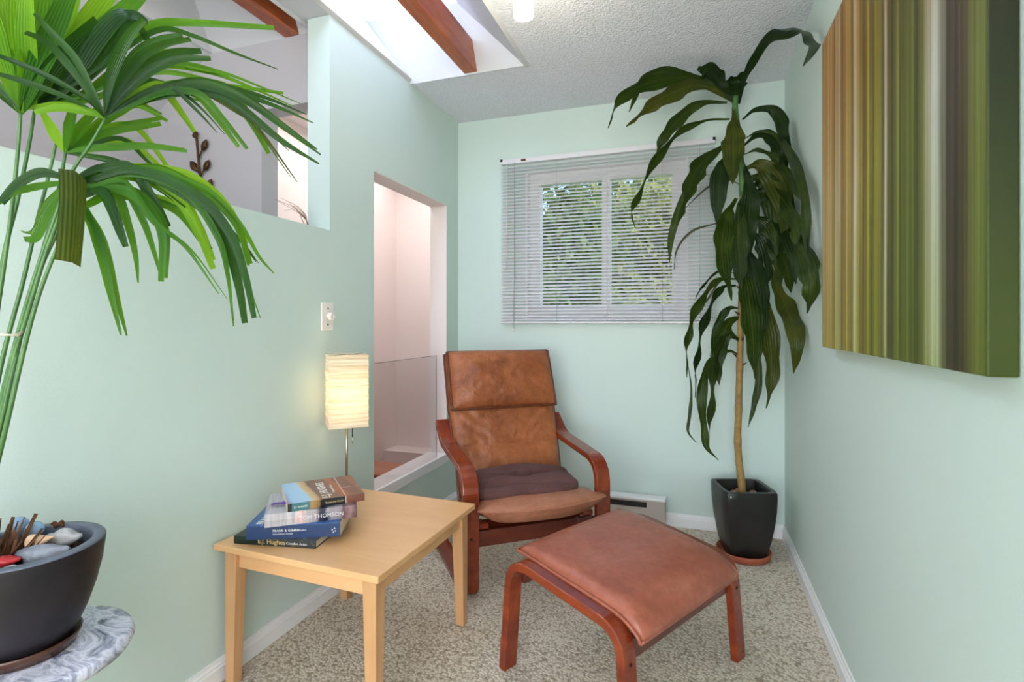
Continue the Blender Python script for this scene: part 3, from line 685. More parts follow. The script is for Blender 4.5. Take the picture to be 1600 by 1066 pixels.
# birch side table
tb = thing('side_table', 'low square pale birch coffee table against the mint wall', 'table', (-1.115, 1.585, 0), math.radians(-2))
TX, TY = .3075, .3175
bev(box('tabletop', -TX, TX, -TY, TY, .430, .450, M['birch'], tb), .0025)
for sx in (-1, 1):
    for sy in (-1, 1):
        x, y = sx*(TX-.046), sy*(TY-.046); V = []
        for z, hh, o_ in ((0, .0165, .006), (.430, .0235, 0)):
            cx, cy = x+sx*o_, y+sy*o_; V += [(cx-hh, cy-hh, z), (cx+hh, cy-hh, z), (cx+hh, cy+hh, z), (cx-hh, cy+hh, z)]
        bev(mesh('leg', V, [(3, 2, 1, 0), (4, 5, 6, 7), (0, 1, 5, 4), (1, 2, 6, 5), (2, 3, 7, 6), (3, 0, 4, 7)], M['birch_leg'], tb), .002)
for s in (-1, 1):
    box('apron', -TX+.068, TX-.068, s*(TY-.044)-.009, s*(TY-.044)+.009, .372, .430, M['birch'], tb, .0015)
    a = box('apron', s*(TX-.044)-.009, s*(TX-.044)+.009, -TY+.068, TY-.068, .372, .430, M['birch'], tb, .0015)

# books
def book(label, loc, ang, L, D, T, cover, hard=True):
    r = thing('book', label, 'book', loc, math.radians(ang), 'stacked books on the birch table')
    c = .0022 if hard else .0008; ov = .003 if hard else 0
    prof = [(D, 0), (0, 0), (-.002 if hard else -.0005, T*.5), (0, T), (D, T), (D, T-c), (c*1.5, T-c), (c*1.5, c), (D, c)]
    k = len(prof); V = [(x, p[0], p[1]) for x in (0, L) for p in prof]
    caps = [[0, 1, 7, 8], [1, 2, 3, 6, 7], [3, 4, 5, 6]]
    Fc = [[i, (i+1) % k, k+(i+1) % k, k+i] for i in range(k)]+caps+[[k+i for i in q][::-1] for q in caps]
    o = mesh('cover', V, Fc, cover, r)
    bmx = bmesh.new(); bmx.from_mesh(o.data); bmesh.ops.recalc_face_normals(bmx, faces=bmx.faces); bmx.to_mesh(o.data); bmx.free()
    box('pages', ov, L-ov, c*1.5+.0005, D-ov, c, T-c, M['paper_page'], r)
    return r
def cov(name, fn, rough=.3):
    t = NT(name); t.set(rough, .5); fn(t); return t.m
def c1(t):
    c = t.coord('Object', (1, 1, 1)); x = t.sep(c)
    n = t.noise(t.coord('Object', (1, 3, 8)), 16, 5, .7)
    pic = t.ramp(n, [(.35, (16, 18, 20)), (.5, (54, 60, 66)), (.58, (20, 24, 26)), (.68, (150, 138, 104)), (.8, (70, 84, 96))])
    t.color(t.mix(t.ramp(x[0], [(.105, (0, 0, 0)), (.125, (255, 255, 255))]), t.ramp(n, [(.3, (10, 26, 22)), (.7, (20, 46, 38))]), pic))
def c2(t):
    c = t.coord('Object', (6, 2, 1)); n = t.noise(c, 6, 3, .6)
    t.color(t.mix(t.ramp(t.sep(t.coord())[2], [(.0425, (0, 0, 0)), (.0435, (255, 255, 255))]), (14, 48, 92), t.ramp(n, [(.35, (28, 82, 140)), (.5, (62, 118, 176)), (.62, (34, 88, 150)), (.8, (120, 160, 200))])))
def c3(t):
    x = t.sep(t.coord()); n = t.noise(t.coord('Object', (80, 4, 5)), 1.6, 4, .6); big = t.noise(t.coord('Object', (1, 1, 1)), 18, 4, .7)
    fac = t.math('ADD', t.math('DIVIDE', x[0], .27), t.math('MULTIPLY', t.math('SUBTRACT', big, .5), .22))
    a = t.ramp(fac, [(.0, (182, 178, 180)), (.34, (196, 190, 192)), (.40, (222, 186, 180)), (.46, (188, 180, 182)), (.56, (150, 140, 140)), (.60, (40, 42, 66)), (.68, (34, 36, 58)), (.71, (156, 150, 156)), (.82, (140, 130, 136)), (.86, (96, 62, 70)), (.92, (150, 116, 118)), (1, (70, 50, 54))])
    t.color(t.mix(.6, a, t.ramp(n, [(.3, (170, 166, 168)), (.6, (255, 255, 255))]), 'MULTIPLY'))
def c4(t):
    x = t.sep(t.coord()); big = t.noise(t.coord('Object'), 26, 4, .6)
    fac = t.math('ADD', t.math('DIVIDE', x[0], .235), t.math('MULTIPLY', t.math('SUBTRACT', big, .5), .06))
    fac = t.math('ADD', fac, t.math('MULTIPLY', x[1], .55))
    top = t.ramp(fac, [(.0, (130, 120, 142)), (.05, (150, 152, 180)), (.09, (156, 192, 220)), (.30, (170, 202, 226)), (.345, (206, 176, 132)), (.42, (190, 148, 108)), (.44, (118, 84, 72)), (.66, (126, 88, 78)), (.78, (176, 98, 62)), (.84, (128, 86, 78)), (1.05, (150, 96, 76)), (1.3, (120, 84, 72))])
    sp_ = t.ramp(t.math('DIVIDE', x[0], .235), [(.0, (44, 42, 46)), (.05, (44, 42, 46)), (.055, (58, 112, 120)), (.27, (70, 116, 116)), (.30, (170, 130, 76)), (.40, (120, 92, 52)), (.42, (24, 22, 30)), (.74, (22, 20, 28)), (.76, (124, 76, 60)), (1, (104, 62, 50))])
    t.color(t.mix(t.ramp(x[1], [(.0004, (255, 255, 255)), (.0014, (0, 0, 0))]), top, sp_))
white = simple('white_ink', (226, 222, 214), .5); gold = simple('gold_ink', (206, 180, 120), .5); palebl = simple('pale_blue_ink', (190, 206, 222), .5); silver = simple('silver_ink', (214, 206, 208), .45)
SPINE = (PI/2, 0, 0)
b1 = book('thin dark hardcover book with script lettering, lowest in the stack', (-1.374, 1.302, .450), 10.5, .275, .215, .025, cov('dark_painted_jacket', c1))
text('lettering', 'E.J. Hughes', .021, gold, b1, (.082, -.0022, .007), SPINE)
text('lettering', 'Canadian Artist', .011, silver, b1, (.178, -.0022, .009), SPINE)
b2 = book('thick navy blue paperback with white title, second from bottom of the stack', (-1.309, 1.286, .4752), 25.2, .282, .235, .044, cov('navy_blue_cover', c2), False)
text('lettering', 'FRANK & GEHRY', .0105, white, b2, (.078, -.0009, .022), SPINE)
text('lettering', 'THE COMPLETE WORKS', .0056, white, b2, (.078, -.0009, .013), SPINE)
text('lettering', 'the collection', .008, white, b2, (.135, -.0009, .0225), SPINE)
text('lettering', 'FRANK GEHRY', .03, white, b2, (.045, .01, .0442), (0, 0, PI/2))
lg2 = [lathe('logo_dot', [(.0022, 0), (.0018, .0006)], white, b2, 8) for _ in range(4)]
for s, (x, z) in zip(lg2, ((.258, .022), (.265, .026), (.268, .018), (.262, .014))): s.rotation_euler = (PI/2, 0, 0); s.location = (x, -.0009, z)
b3 = book('grey hardcover art book with a tall painted spine, under the topmost book', (-1.243, 1.291, .5194), 38.8, .272, .21, .040, cov('grey_painted_jacket', c3))
text('lettering', 'TOM THOMSON', .017, silver, b3, (.098, -.0022, .012), SPINE, 1.05)
b4 = book('brown and sky blue softcover book, topmost of the stack', (-1.192, 1.332, .5596), 46.5, .235, .235, .024, cov('brown_sky_cover', c4), False)
text('lettering', 'E.J. HUGHES', .036, white, b4, (.130, .012, .0242), (0, 0, PI/2), .95)
text('lettering', 'Paints the Coast', .013, silver, b4, (.152, .06, .0242), (0, 0, PI/2))
text('lettering', 'Paints the Coast', .0085, gold, b4, (.112, -.0009, .009), SPINE)
text('lettering', 'E.J. HUGHES', .0075, white, b4, (.018, -.0009, .009), SPINE)
box('cover_rule', .1745, .1765, .0, .235, .0241, .0243, white, b4)
box('cover_rule', .176, .235, .098, .0995, .0241, .0243, silver, b4)
box('cover_rule', .1745, .1765, -.0010, -.0006, .001, .0236, white, b4)
rb = tag(mesh('bookmark_ribbon', *(lambda q: ([(x, y, z) for (x, y, z) in q], [(0, 1, 3, 2), (2, 3, 5, 4), (4, 5, 7, 6)]))([(0, 0, 0), (.0, .022, .006), (.025, -.004, .010), (.028, .020, .006), (.055, -.003, .005), (.056, .020, .012), (.078, .002, .002), (.078, .018, .002)]), M['purple'], None, True), 'purple ribbon lying on the grey art book beside the topmost book', 'ribbon')
so = rb.modifiers.new('thick', 'SOLIDIFY'); so.thickness = .0012; subs(rb, 2)
rb.location = (-1.282, 1.352, .5605); rb.rotation_euler = (0, 0, math.radians(25))

# table lamp with a rice paper shade
lp = thing('table_lamp', 'slim table lamp with a lit square rice paper shade by the wall', 'lamp', (-1.318, 1.800, .450), math.radians(43))
lathe('base', [(.058, 0), (.058, .008), (.055, .011), (.02, .013)], M['metal'], lp, 32)
tube('pole', [(0, 0, .01), (0, 0, .33)], .0055, M['metal'], lp, 10)
tube('pull_chain', [(.022, 0, .33), (.022, 0, .235)], .0014, M['screw'], lp, 6)
lathe('chain_bead', [(.001, .236), (.003, .232), (.003, .216), (.001, .212)], M['metal'], lp, 10, (.022, 0))
def shade():
    V = []; Fc = []; nz = 44; hs = .0745; z0, z1 = .288, .572; npx = 9; ring = []
    per = []
    for a, b in (((-1, -1), (1, -1)), ((1, -1), (1, 1)), ((1, 1), (-1, 1)), ((-1, 1), (-1, -1))):
        for k in range(npx-1):
            t = k/(npx-1); per.append((a[0]+(b[0]-a[0])*t, a[1]+(b[1]-a[1])*t))
    n = len(per)
    for i in range(nz+1):
        z = z0+(z1-z0)*i/nz; pl = .0011*math.sin(i*2.7)+.0008*math.sin(i*5.3+1)
        for j, (x, y) in enumerate(per):
            w_ = hs+pl+.0010*mnoise.noise(Vector((x*3, y*3, i*.7)))
            V.append((x*w_, y*w_, z+.0015*mnoise.noise(Vector((x*2+5, y*2, i*.4)))))
    for i in range(nz):
        for j in range(n): Fc.append([i*n+j, i*n+(j+1) % n, (i+1)*n+(j+1) % n, (i+1)*n+j])
    o = mesh('lamp_shade', V, Fc, M['shade'], lp)
    return o
shade()
for s in (-1, 1):
    tube('shade_wire', [(-.073*s, -.073, .571), (.073*s, .073, .571)], .0015, M['metal'], lp, 6)
lathe('bulb', [(.012, .34), (.014, .365), (.028, .40), (.030, .425), (.022, .45), (.006, .457)], M['bulb'], lp, 20)
lamp('lamp_glow', 'POINT', (-1.318, 1.800, .45+.43), 6.0, (1, .82, .58), shadow_soft_size=.03)

# ================================================================== CORN PLANT
cp = thing('potted_corn_plant', 'tall drooping corn plant on a bare cane in a black square tapered pot', 'plant', (.23, 2.85, .018), math.radians(17))
def sqpot(name, prof, m, parent, cap=True):
    V = []; Fc = []; n = 32
    for hs, z in prof:
        for a in range(n):
            q = 2*PI*a/n+PI/4+1e-4; c, s = math.cos(q), math.sin(q); e = 9
            r = 1/((abs(c)**e+abs(s)**e)**(1/e)); V.append((hs*r*c, hs*r*s, z))
    for i in range(len(prof)-1):
        for a in range(n): Fc.append([i*n+a, i*n+(a+1) % n, (i+1)*n+(a+1) % n, (i+1)*n+a])
    Fc.append(list(range(n))[::-1])
    if cap: Fc.append([(len(prof)-1)*n+a for a in range(n)])
    o = mesh(name, V, Fc, m, parent, True); o.data.polygons[-1].use_smooth = False
    e_ = o.modifiers.new('split', 'EDGE_SPLIT'); e_.split_angle = .6; return o
sqpot('pot', [(.080, 0), (.086, .010), (.103, .08), (.116, .16), (.123, .23), (.1255, .29), (.125, .320), (.122, .326), (.106, .326), (.103, .322), (.100, .262)], M['black_pot'], cp, False)
sqpot('soil', [(.099, .262), (.099, .268)], M['soil'], cp)
o = lathe('chip', [(.004, 0), (.003, .0006)], white, cp, 8); o.rotation_euler = (PI/2, 0, 0); o.location = (-.105, -.1262, .308)
sc_ = tag(lathe('plant_saucer', [(.10, 0), (.122, .002), (.128, .03), (.126, .034), (.122, .034), (.116, .010), (.02, .008)], M['terracotta'], None, 40), 'round terracotta saucer under the black square pot', 'saucer'); sc_.location = (.232, 2.85, .002)
cpi = cp.matrix_basis.inverted() if False else (Matrix.Translation((.23, 2.85, .018)) @ Matrix.Rotation(math.radians(17), 4, 'Z')).inverted()
def PC(u, v, d):
    """A point of the corn plant, kept clear of the walls, the blind and the ceiling."""
    k = ray(u, v); d = min(d, 2.97/k.y)
    if k.x > 0: d = min(d, (RX-.05)/k.x)
    if k.z > 0: d = min(d, (CZ-.05-H)/k.z)
    return Vector((0, 0, H))+k*d
TD = 2.63
tr = [PC(u, v, TD) for u, v in ((1153, 772), (1153, 700), (1154, 640), (1156, 560), (1158, 480), (1160, 400), (1161, 330), (1158, 260), (1153, 205), (1149, 172), (1149, 150))]
tr[0] = Vector((.232, 2.852, .28)); tr = spl([tuple(q) for q in tr], 6); n_ = len(tr)
rad = [.0175-.006*(i/n_)+(.0022 if i % 5 == 2 else 0) for i in range(n_)]
cv, cf = tubev([cpi @ Vector(q) for q in tr], rad, 12)
cane = mesh('cane', cv, cf, M['cane'], cp, True)
ki = int(n_*.63); gv, gf = tubev([cpi @ Vector(q) for q in tr[ki:]], [r*1.06+.0006 for r in rad[ki:]], 12); mesh('green_stem', gv, gf, M['stem_green'], cp, True)
for i in range(14):                                            # dry leaf scars round the cane
    k_ = int(n_*(.28+.026*i)); q = cpi @ Vector(tr[k_]); a = i*2.4; d_ = Vector((math.cos(a), math.sin(a), .5))
    mesh('leaf_scar', [q+d_*.012+Vector((0, 0, -.009)), q+d_*.012+Vector((0, 0, .009)), q+d_*.040+Vector((0, 0, .006)), q+Vector((-d_.y, d_.x, 0))*.012+d_*.012], [(0, 1, 2), (0, 2, 3), (1, 2, 3), (0, 1, 3)], M['husk'], cp)
def ribbon(name, path, widths, m, parent, inv, roll=0., fold=.25, wave=0., seed=0, twist=0., tip='point', na=4):
    """A leaf blade along a 3-D path; its face turned roll away from the viewer's side, folded along the midrib."""
    k = len(path); V = []; UV = []; Fc = []; side = None
    for i, p in enumerate(path):
        t = (path[min(i+1, k-1)]-path[max(i-1, 0)]).normalized(); f = i/(k-1)
        if side is None:
            view = (p-Vector((0, 0, H))).normalized(); side = t.cross(view)
            if side.length < .15: side = t.cross(Vector((0, 0, 1)))
            side.normalize(); side = Matrix.Rotation(roll, 3, t) @ side
        side = (side-t*side.dot(t)).normalized()
        side = Matrix.Rotation(twist/k, 3, t) @ side
        n = t.cross(side); wd = widths(f)
        for a in range(na+1):
            q = 2*a/na-1; off = abs(q)*fold*wd*.5
            wv = wave*math.sin(f*26+seed+(0 if q > 0 else 2))*q*q*min(1, wd/.03)
            V.append(inv @ (p+side*(q*wd*.5)+n*(off+wv))); UV.append((a/na, f))
    for i in range(k-1):
        for a in range(na): Fc.append([i*(na+1)+a, i*(na+1)+a+1, (i+1)*(na+1)+a+1, (i+1)*(na+1)+a])
    return mesh(name, V, Fc, m, parent, True, UV)
def corn_w(wm):
    def f(t):
        a = min(1, (t/.42))**1.5 if t < .42 else 1
        b = 1 if t < .55 else max(.03, (1-((t-.55)/.45)**1.7))
        return max(.004, wm*(.14+.86*a)*b)
    return f
LV = [  # (pixel path), depth offset at the tip, width px, kind
 ([(1154, 162), (1168, 112), (1193, 68), (1233, 44), (1262, 52), (1272, 70), (1255, 103)], -.86, 26, 'b'),
 ([(1148, 160), (1112, 139), (1071, 121), (1026, 126), (990, 139), (963, 162), (950, 200)], -.10, 25, 'a'),
 ([(1145, 158), (1094, 133), (1049, 146), (1013, 166), (978, 198)], -.25, 26, 'y'),
 ([(1146, 156), (1098, 126), (1036, 113), (1003, 130), (983, 175)], .08, 20, 'a'),
 ([(1146, 156), (1125, 128), (1105, 108), (1088, 110)], .10, 30, 'b'),
 ([(1152, 162), (1150, 130), (1163, 112)], .15, 34, 'b'),
 ([(1147, 168), (1147, 209), (1147, 245), (1145, 288)], -.20, 36, 'y'),
 ([(1136, 160), (1094, 162), (1060, 187), (1036, 216), (1024, 246)], .05, 22, 'a'),
 ([(1140, 186), (1098, 189), (1058, 209), (1024, 248), (999, 297), (986, 333), (992, 356)], -.05, 18, 'a'),
 ([(1140, 222), (1098, 254), (1076, 290), (1060, 348)], -.22, 32, 'a'),
 ([(1100, 250), (1072, 300), (1050, 365), (1046, 411)], -.02, 13, 'a'),
 ([(1140, 232), (1125, 280), (1121, 357)], -.05, 30, 'b'),
 ([(1160, 290), (1134, 281), (1103, 295), (1070, 326)], .0, 6, 'd'),
 ([(1140, 345), (1112, 351), (1080, 362), (1058, 389), (1053, 421)], .02, 7, 'd'),
 ([(1150, 310), (1134, 345), (1128, 400), (1143, 470)], -.24, 33, 'a'),
 ([(1162, 300), (1154, 350), (1156, 405), (1159, 452)], -.18, 36, 'a'),
 ([(1160, 250), (1172, 300), (1170, 350), (1172, 400)], -.10, 30, 'b'),
 ([(1160, 187), (1179, 172), (1206, 172), (1223, 192), (1229, 225), (1226, 262), (1221, 302)], -.05, 20, 'b'),
 ([(1162, 218), (1188, 205), (1215, 214), (1238, 247), (1255, 292), (1260, 346), (1262, 400), (1266, 440)], -.30, 13, 'a'),
 ([(1162, 227), (1184, 211), (1206, 218), (1219, 247), (1217, 292), (1214, 335)], .05, 27, 'b'),
 ([(1163, 241), (1188, 234), (1215, 250), (1242, 283), (1256, 320), (1263, 405)], -.20, 17, 'a'),
 ([(1163, 263), (1188, 259), (1211, 281), (1228, 328), (1231, 402)], -.15, 38, 'y'),
 ([(1164, 281), (1188, 277), (1206, 299), (1212, 350), (1213, 400)], -.10, 38, 'a'),
 ([(1164, 295), (1188, 286), (1201, 308), (1200, 345)], .05, 24, 'b'),
 ([(1164, 301), (1206, 299), (1233, 324), (1248, 364), (1250, 424)], -.20, 28, 'a'),
 ([(1164, 322), (1202, 317), (1224, 344), (1241, 389), (1244, 444)], -.16, 30, 'b'),
 ([(1165, 340), (1194, 350), (1214, 389), (1221, 446)], -.10, 32, 'a'),
 ([(1165, 362), (1190, 376), (1200, 414), (1199, 452)], -.05, 28, 'b'),
 ([(1200, 400), (1214, 448), (1231, 487), (1245, 532), (1240, 584)], -.35, 28, 'y'),
 ([(1238, 350), (1256, 395), (1268, 440), (1261, 490)], -.40, 27, 'a'),
 ([(1206, 380), (1228, 415), (1236, 458)], -.12, 22, 'a'),
 ([(1160, 400), (1168, 450), (1176, 520), (1179, 592)], -.20, 38, 'a'),
 ([(1162, 395), (1182, 440), (1201, 520), (1206, 585), (1197, 638)], -.10, 30, 'y'),
 ([(1165, 430), (1178, 520), (1186, 590), (1178, 636), (1169, 668)], -.04, 12, 'a'),
 ([(1162, 380), (1178, 420), (1188, 480), (1192, 540)], -.14, 36, 'b'),
 ([(1158, 496), (1140, 503), (1126, 532), (1120, 568), (1124, 602)], -.10, 26, 'a'),
 ([(1158, 482), (1136, 484), (1118, 519), (1112, 566)], .02, 13, 'b'),
 ([(1157, 534), (1138, 524), (1118, 560), (1111, 620), (1108, 692)], -.18, 30, 'a'),
 ([(1157, 556), (1138, 549), (1112, 565), (1097, 600), (1098, 655), (1104, 697), (1122, 719)], -.10, 16, 'a'),
 ([(1150, 446), (1125, 452), (1100, 500), (1088, 560), (1086, 622)], -.12, 20, 'b'),
 ([(1152, 436), (1118, 440), (1085, 486), (1073, 535), (1073, 590)], -.05, 17, 'a'),
 ([(1073, 560), (1080, 606), (1078, 645), (1075, 674), (1088, 692)], -.05, 9, 'a'),
 ([(1155, 425), (1130, 432), (1104, 470), (1090, 478)], .03, 6, 'd'),
 ([(1158, 410), (1120, 425), (1094, 452), (1085, 470)], .0, 9, 'b'),
]
KM = {'a': M['corn_leaf'], 'b': M['corn_leaf_b'], 'y': M['corn_leaf_y'], 'd': M['corn_leaf_dry']}
for i, (pp, dz, wpx, kd) in enumerate(LV):
    n_ = len(pp); pts = [PC(u, v, TD+dz*(j/(n_-1))) for j, (u, v) in enumerate(pp)]
    path = [Vector(q) for q in spl([tuple(q) for q in pts], 7)]; rr = random.Random(i)
    o = ribbon('leaf', path, corn_w(wpx*(.95 if wpx > 9 else .6)*TD/F), KM[kd], cp, cpi, rr.uniform(-.5, .5), rr.uniform(.12, .34), .011 if wpx > 12 else .004, i, rr.uniform(-.6, .6))
    if kd == 'd': o['label'] = 'dried grey brown leaf'

def rock(name, label, loc, s, m, seed, group=None, cat='stone', rz=0):
    bmx = bmesh.new(); bmesh.ops.create_icosphere(bmx, subdivisions=3, radius=1)
    for v in bmx.verts:
        n = mnoise.noise(v.co*1.1+Vector((seed*3.1, seed, 0)))*.32+mnoise.noise(v.co*2.6+Vector((seed, 0, seed)))*.16+mnoise.noise(v.co*6+Vector((seed, 3, seed)))*.06
        v.co = Vector((v.co.x*s[0], v.co.y*s[1], v.co.z*s[2]))*(1+n)
    me = bpy.data.meshes.new(name); bmx.to_mesh(me); bmx.free(); o = finish(name, me, m, None, True); o.location = loc; o.rotation_euler = (0, 0, rz); return tag(o, label, cat, group)
pr = random.Random(3); i = 0
for a in range(11):
    an = a*2.399; r_ = .028+.052*((a % 4)/3.0); x, y = .23+r_*math.cos(an), 2.85+r_*math.sin(an)
    rock('pebble', 'small brown pebble on the soil of the black square pot', (x, y, .018+.268+.010), (.020, .016, .013), M['rock_brown'], a+1, 'pebbles around the corn plant cane', 'pebble', an)

# ================================================================== PALM in a stone bowl on a marble stand
QX, QY = -1.250, .680
ms = thing('marble_stand', 'round swirled grey marble plant stand beneath the charcoal bowl', 'stand', (QX, QY, 0))
lathe('marble_top', [(.05, .474), (.165, .474), (.174, .478), (.178, .487), (.174, .497), (.168, .500), (.05, .500)], M['marble'], ms, 56)
lathe('pedestal', [(.11, 0), (.112, .02), (.06, .05), (.04, .12), (.036, .3), (.05, .42), (.09, .473)], M['marble'], ms, 32)
so_ = tag(lathe('bowl_saucer', [(.05, 0), (.079, .001), (.088, .020), (.090, .026), (.086, .026), (.076, .008), (.02, .007)], M['brown_glaze'], None, 40), 'dark brown glazed saucer under the charcoal stone bowl', 'saucer'); so_.location = (QX, QY, .5005)
pl = thing('potted_palm', 'tall fan palm with long drooping leaves in a charcoal stone bowl', 'plant', (QX, QY, .509))
lathe('bowl', [(.055, 0), (.066, .001), (.078, .017), (.090, .040), (.099, .061), (.113, .105), (.123, .15), (.1275, .188), (.128, .196)], M['bowl'], pl, 56, open_top=True)
lathe('bowl_rim', [(.1275, .190), (.1275, .197), (.126, .199), (.108, .199), (.106, .197), (.104, .165)], M['rim'], pl, 56, open_top=True, open_foot=True)
lathe('soil', [(.1035, .160), (.1035, .168), (.05, .176), (.01, .178)], M['soil'], pl, 40)
pli = Matrix.Translation((-QX, -QY, -.509))
def PL(u, v, d):
    k = ray(u, v)
    if k.x < 0 and H+k.z*d < SILL+.02: d = min(d, (LX+.012)/k.x)
    return Vector((0, 0, H))+k*d
base = P(-42, 872, 1.03)
def stem(pp, r):
    pts = [PL(*q) for q in pp]+[base+Vector((random.uniform(-.02, .02), random.uniform(-.02, .02), -.005))]
    path = spl([tuple(q) for q in pts], 6); k = len(path)
    v, f = tubev([pli @ Vector(q) for q in path], [r*(.62+.5*i/k) for i in range(k)], 8)
    return mesh('stem', v, f, M['stem_green'], pl, True)
def palm_w(wm, blunt=.55):
    def f(t):
        if blunt > .8: return wm*min(1, .75+t)
        if t < .45: return wm*(.22+.78*(t/.45)**.8)
        return wm*(1-(1-blunt)*((t-.45)/.55)**1.6)
    return f
def frond(stem_pts, r, leaflets, extra=0.0):
    rx = random.Random(int(stem_pts[0][0])); more = []
    for (pp, d1, wpx, kd) in leaflets:                         # in-between blades of a full fan
        if kd != 'b' and rx.random() < extra:
            jx, jy = rx.uniform(-16, 16), rx.uniform(-14, 14); n_ = len(pp)
            more.append(([(u+jx*(i+1)/n_, v+jy*(i+1)/n_) for i, (u, v) in enumerate(pp)], d1+rx.uniform(-.07, .07), wpx*rx.uniform(.6, 1), kd))
    leaflets = leaflets+more
    s = stem(stem_pts, r); hub = PL(*stem_pts[0])
    for i, (pp, d1, wpx, kd) in enumerate(leaflets):
        n_ = len(pp); d0 = stem_pts[0][2]; pts = [hub]+[PL(u, v, d0+(d1-d0)*((j+1)/n_)) for j, (u, v) in enumerate(pp)]
        path = [Vector(q) for q in spl([tuple(q) for q in pts], 7)]; rr = random.Random(i+int(stem_pts[0][0])*7)
        ribbon('leaflet', path, palm_w(wpx*1.3*d0/F, .9 if kd == 'b' else .16 if kd.isupper() else .5), {'d': M['palm_dark'], 'm': M['palm_mid'], 'l': M['palm_lit'], 'b': M['palm_brown']}[kd.lower()], s, pli, rr.uniform(-.55, .55), rr.uniform(.1, .4), .0, i, rr.uniform(-.4, .4))
    return s
z1 = lambda L: [(x/2.961, y/2.961) for x, y in L]               # readings taken on an enlargement
# two tall fans whose broad pleated blades rise out of view
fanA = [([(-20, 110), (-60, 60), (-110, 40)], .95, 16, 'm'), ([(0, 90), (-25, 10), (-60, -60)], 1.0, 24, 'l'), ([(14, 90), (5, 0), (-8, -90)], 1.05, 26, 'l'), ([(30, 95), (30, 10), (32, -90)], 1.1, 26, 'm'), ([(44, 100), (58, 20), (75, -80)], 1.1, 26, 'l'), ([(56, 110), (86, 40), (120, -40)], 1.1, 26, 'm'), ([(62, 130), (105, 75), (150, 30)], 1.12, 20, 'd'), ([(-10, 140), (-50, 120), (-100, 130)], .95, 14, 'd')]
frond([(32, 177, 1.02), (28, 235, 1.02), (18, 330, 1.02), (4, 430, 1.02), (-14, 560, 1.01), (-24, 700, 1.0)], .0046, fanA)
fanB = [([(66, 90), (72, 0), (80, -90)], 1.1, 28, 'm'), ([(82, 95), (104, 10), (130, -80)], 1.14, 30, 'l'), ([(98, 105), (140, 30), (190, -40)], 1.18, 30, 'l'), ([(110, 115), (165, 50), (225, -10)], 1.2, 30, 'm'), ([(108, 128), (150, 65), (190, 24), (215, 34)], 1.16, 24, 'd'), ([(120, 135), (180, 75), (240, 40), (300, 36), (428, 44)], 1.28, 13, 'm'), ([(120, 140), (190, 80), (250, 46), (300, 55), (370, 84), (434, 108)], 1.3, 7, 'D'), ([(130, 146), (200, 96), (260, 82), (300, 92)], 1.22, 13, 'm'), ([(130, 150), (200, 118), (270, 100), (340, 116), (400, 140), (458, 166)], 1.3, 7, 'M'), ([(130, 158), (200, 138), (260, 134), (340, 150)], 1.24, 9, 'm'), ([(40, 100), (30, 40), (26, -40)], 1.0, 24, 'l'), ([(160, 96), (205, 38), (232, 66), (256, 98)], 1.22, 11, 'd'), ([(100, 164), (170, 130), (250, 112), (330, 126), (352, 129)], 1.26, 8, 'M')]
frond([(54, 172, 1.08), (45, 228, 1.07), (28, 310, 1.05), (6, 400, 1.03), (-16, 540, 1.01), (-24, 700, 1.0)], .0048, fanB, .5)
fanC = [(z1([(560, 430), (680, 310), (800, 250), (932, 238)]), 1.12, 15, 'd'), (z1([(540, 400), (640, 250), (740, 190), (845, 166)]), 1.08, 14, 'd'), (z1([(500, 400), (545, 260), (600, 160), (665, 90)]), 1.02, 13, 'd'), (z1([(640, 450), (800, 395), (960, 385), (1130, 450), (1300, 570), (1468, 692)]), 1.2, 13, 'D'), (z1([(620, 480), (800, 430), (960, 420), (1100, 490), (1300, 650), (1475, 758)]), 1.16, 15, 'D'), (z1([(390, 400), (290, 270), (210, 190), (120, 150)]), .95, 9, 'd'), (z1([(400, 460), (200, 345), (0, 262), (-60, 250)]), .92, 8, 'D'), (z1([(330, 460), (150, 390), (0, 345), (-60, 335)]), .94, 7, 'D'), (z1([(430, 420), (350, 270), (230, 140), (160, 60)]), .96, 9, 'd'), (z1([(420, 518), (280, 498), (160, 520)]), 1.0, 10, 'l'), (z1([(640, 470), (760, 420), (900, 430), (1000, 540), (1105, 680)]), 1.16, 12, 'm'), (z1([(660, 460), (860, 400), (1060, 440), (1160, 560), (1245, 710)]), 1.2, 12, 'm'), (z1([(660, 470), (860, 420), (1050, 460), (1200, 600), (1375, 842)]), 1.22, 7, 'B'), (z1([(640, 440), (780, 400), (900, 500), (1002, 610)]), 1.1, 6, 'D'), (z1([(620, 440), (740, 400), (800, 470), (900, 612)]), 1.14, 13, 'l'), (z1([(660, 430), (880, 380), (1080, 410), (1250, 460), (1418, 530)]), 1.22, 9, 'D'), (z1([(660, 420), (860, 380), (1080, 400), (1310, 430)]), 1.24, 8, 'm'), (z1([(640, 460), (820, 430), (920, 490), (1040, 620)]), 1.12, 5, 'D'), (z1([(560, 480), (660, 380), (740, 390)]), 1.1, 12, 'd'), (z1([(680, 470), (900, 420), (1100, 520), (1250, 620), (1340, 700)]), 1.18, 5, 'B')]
frond([(165, 185, 1.03), (140, 228, 1.02), (112, 270, 1.01), (84, 345, 1.0), (52, 440, 1.0), (18, 560, 1.0), (-10, 680, 1.0)], .0042, fanC, .5)
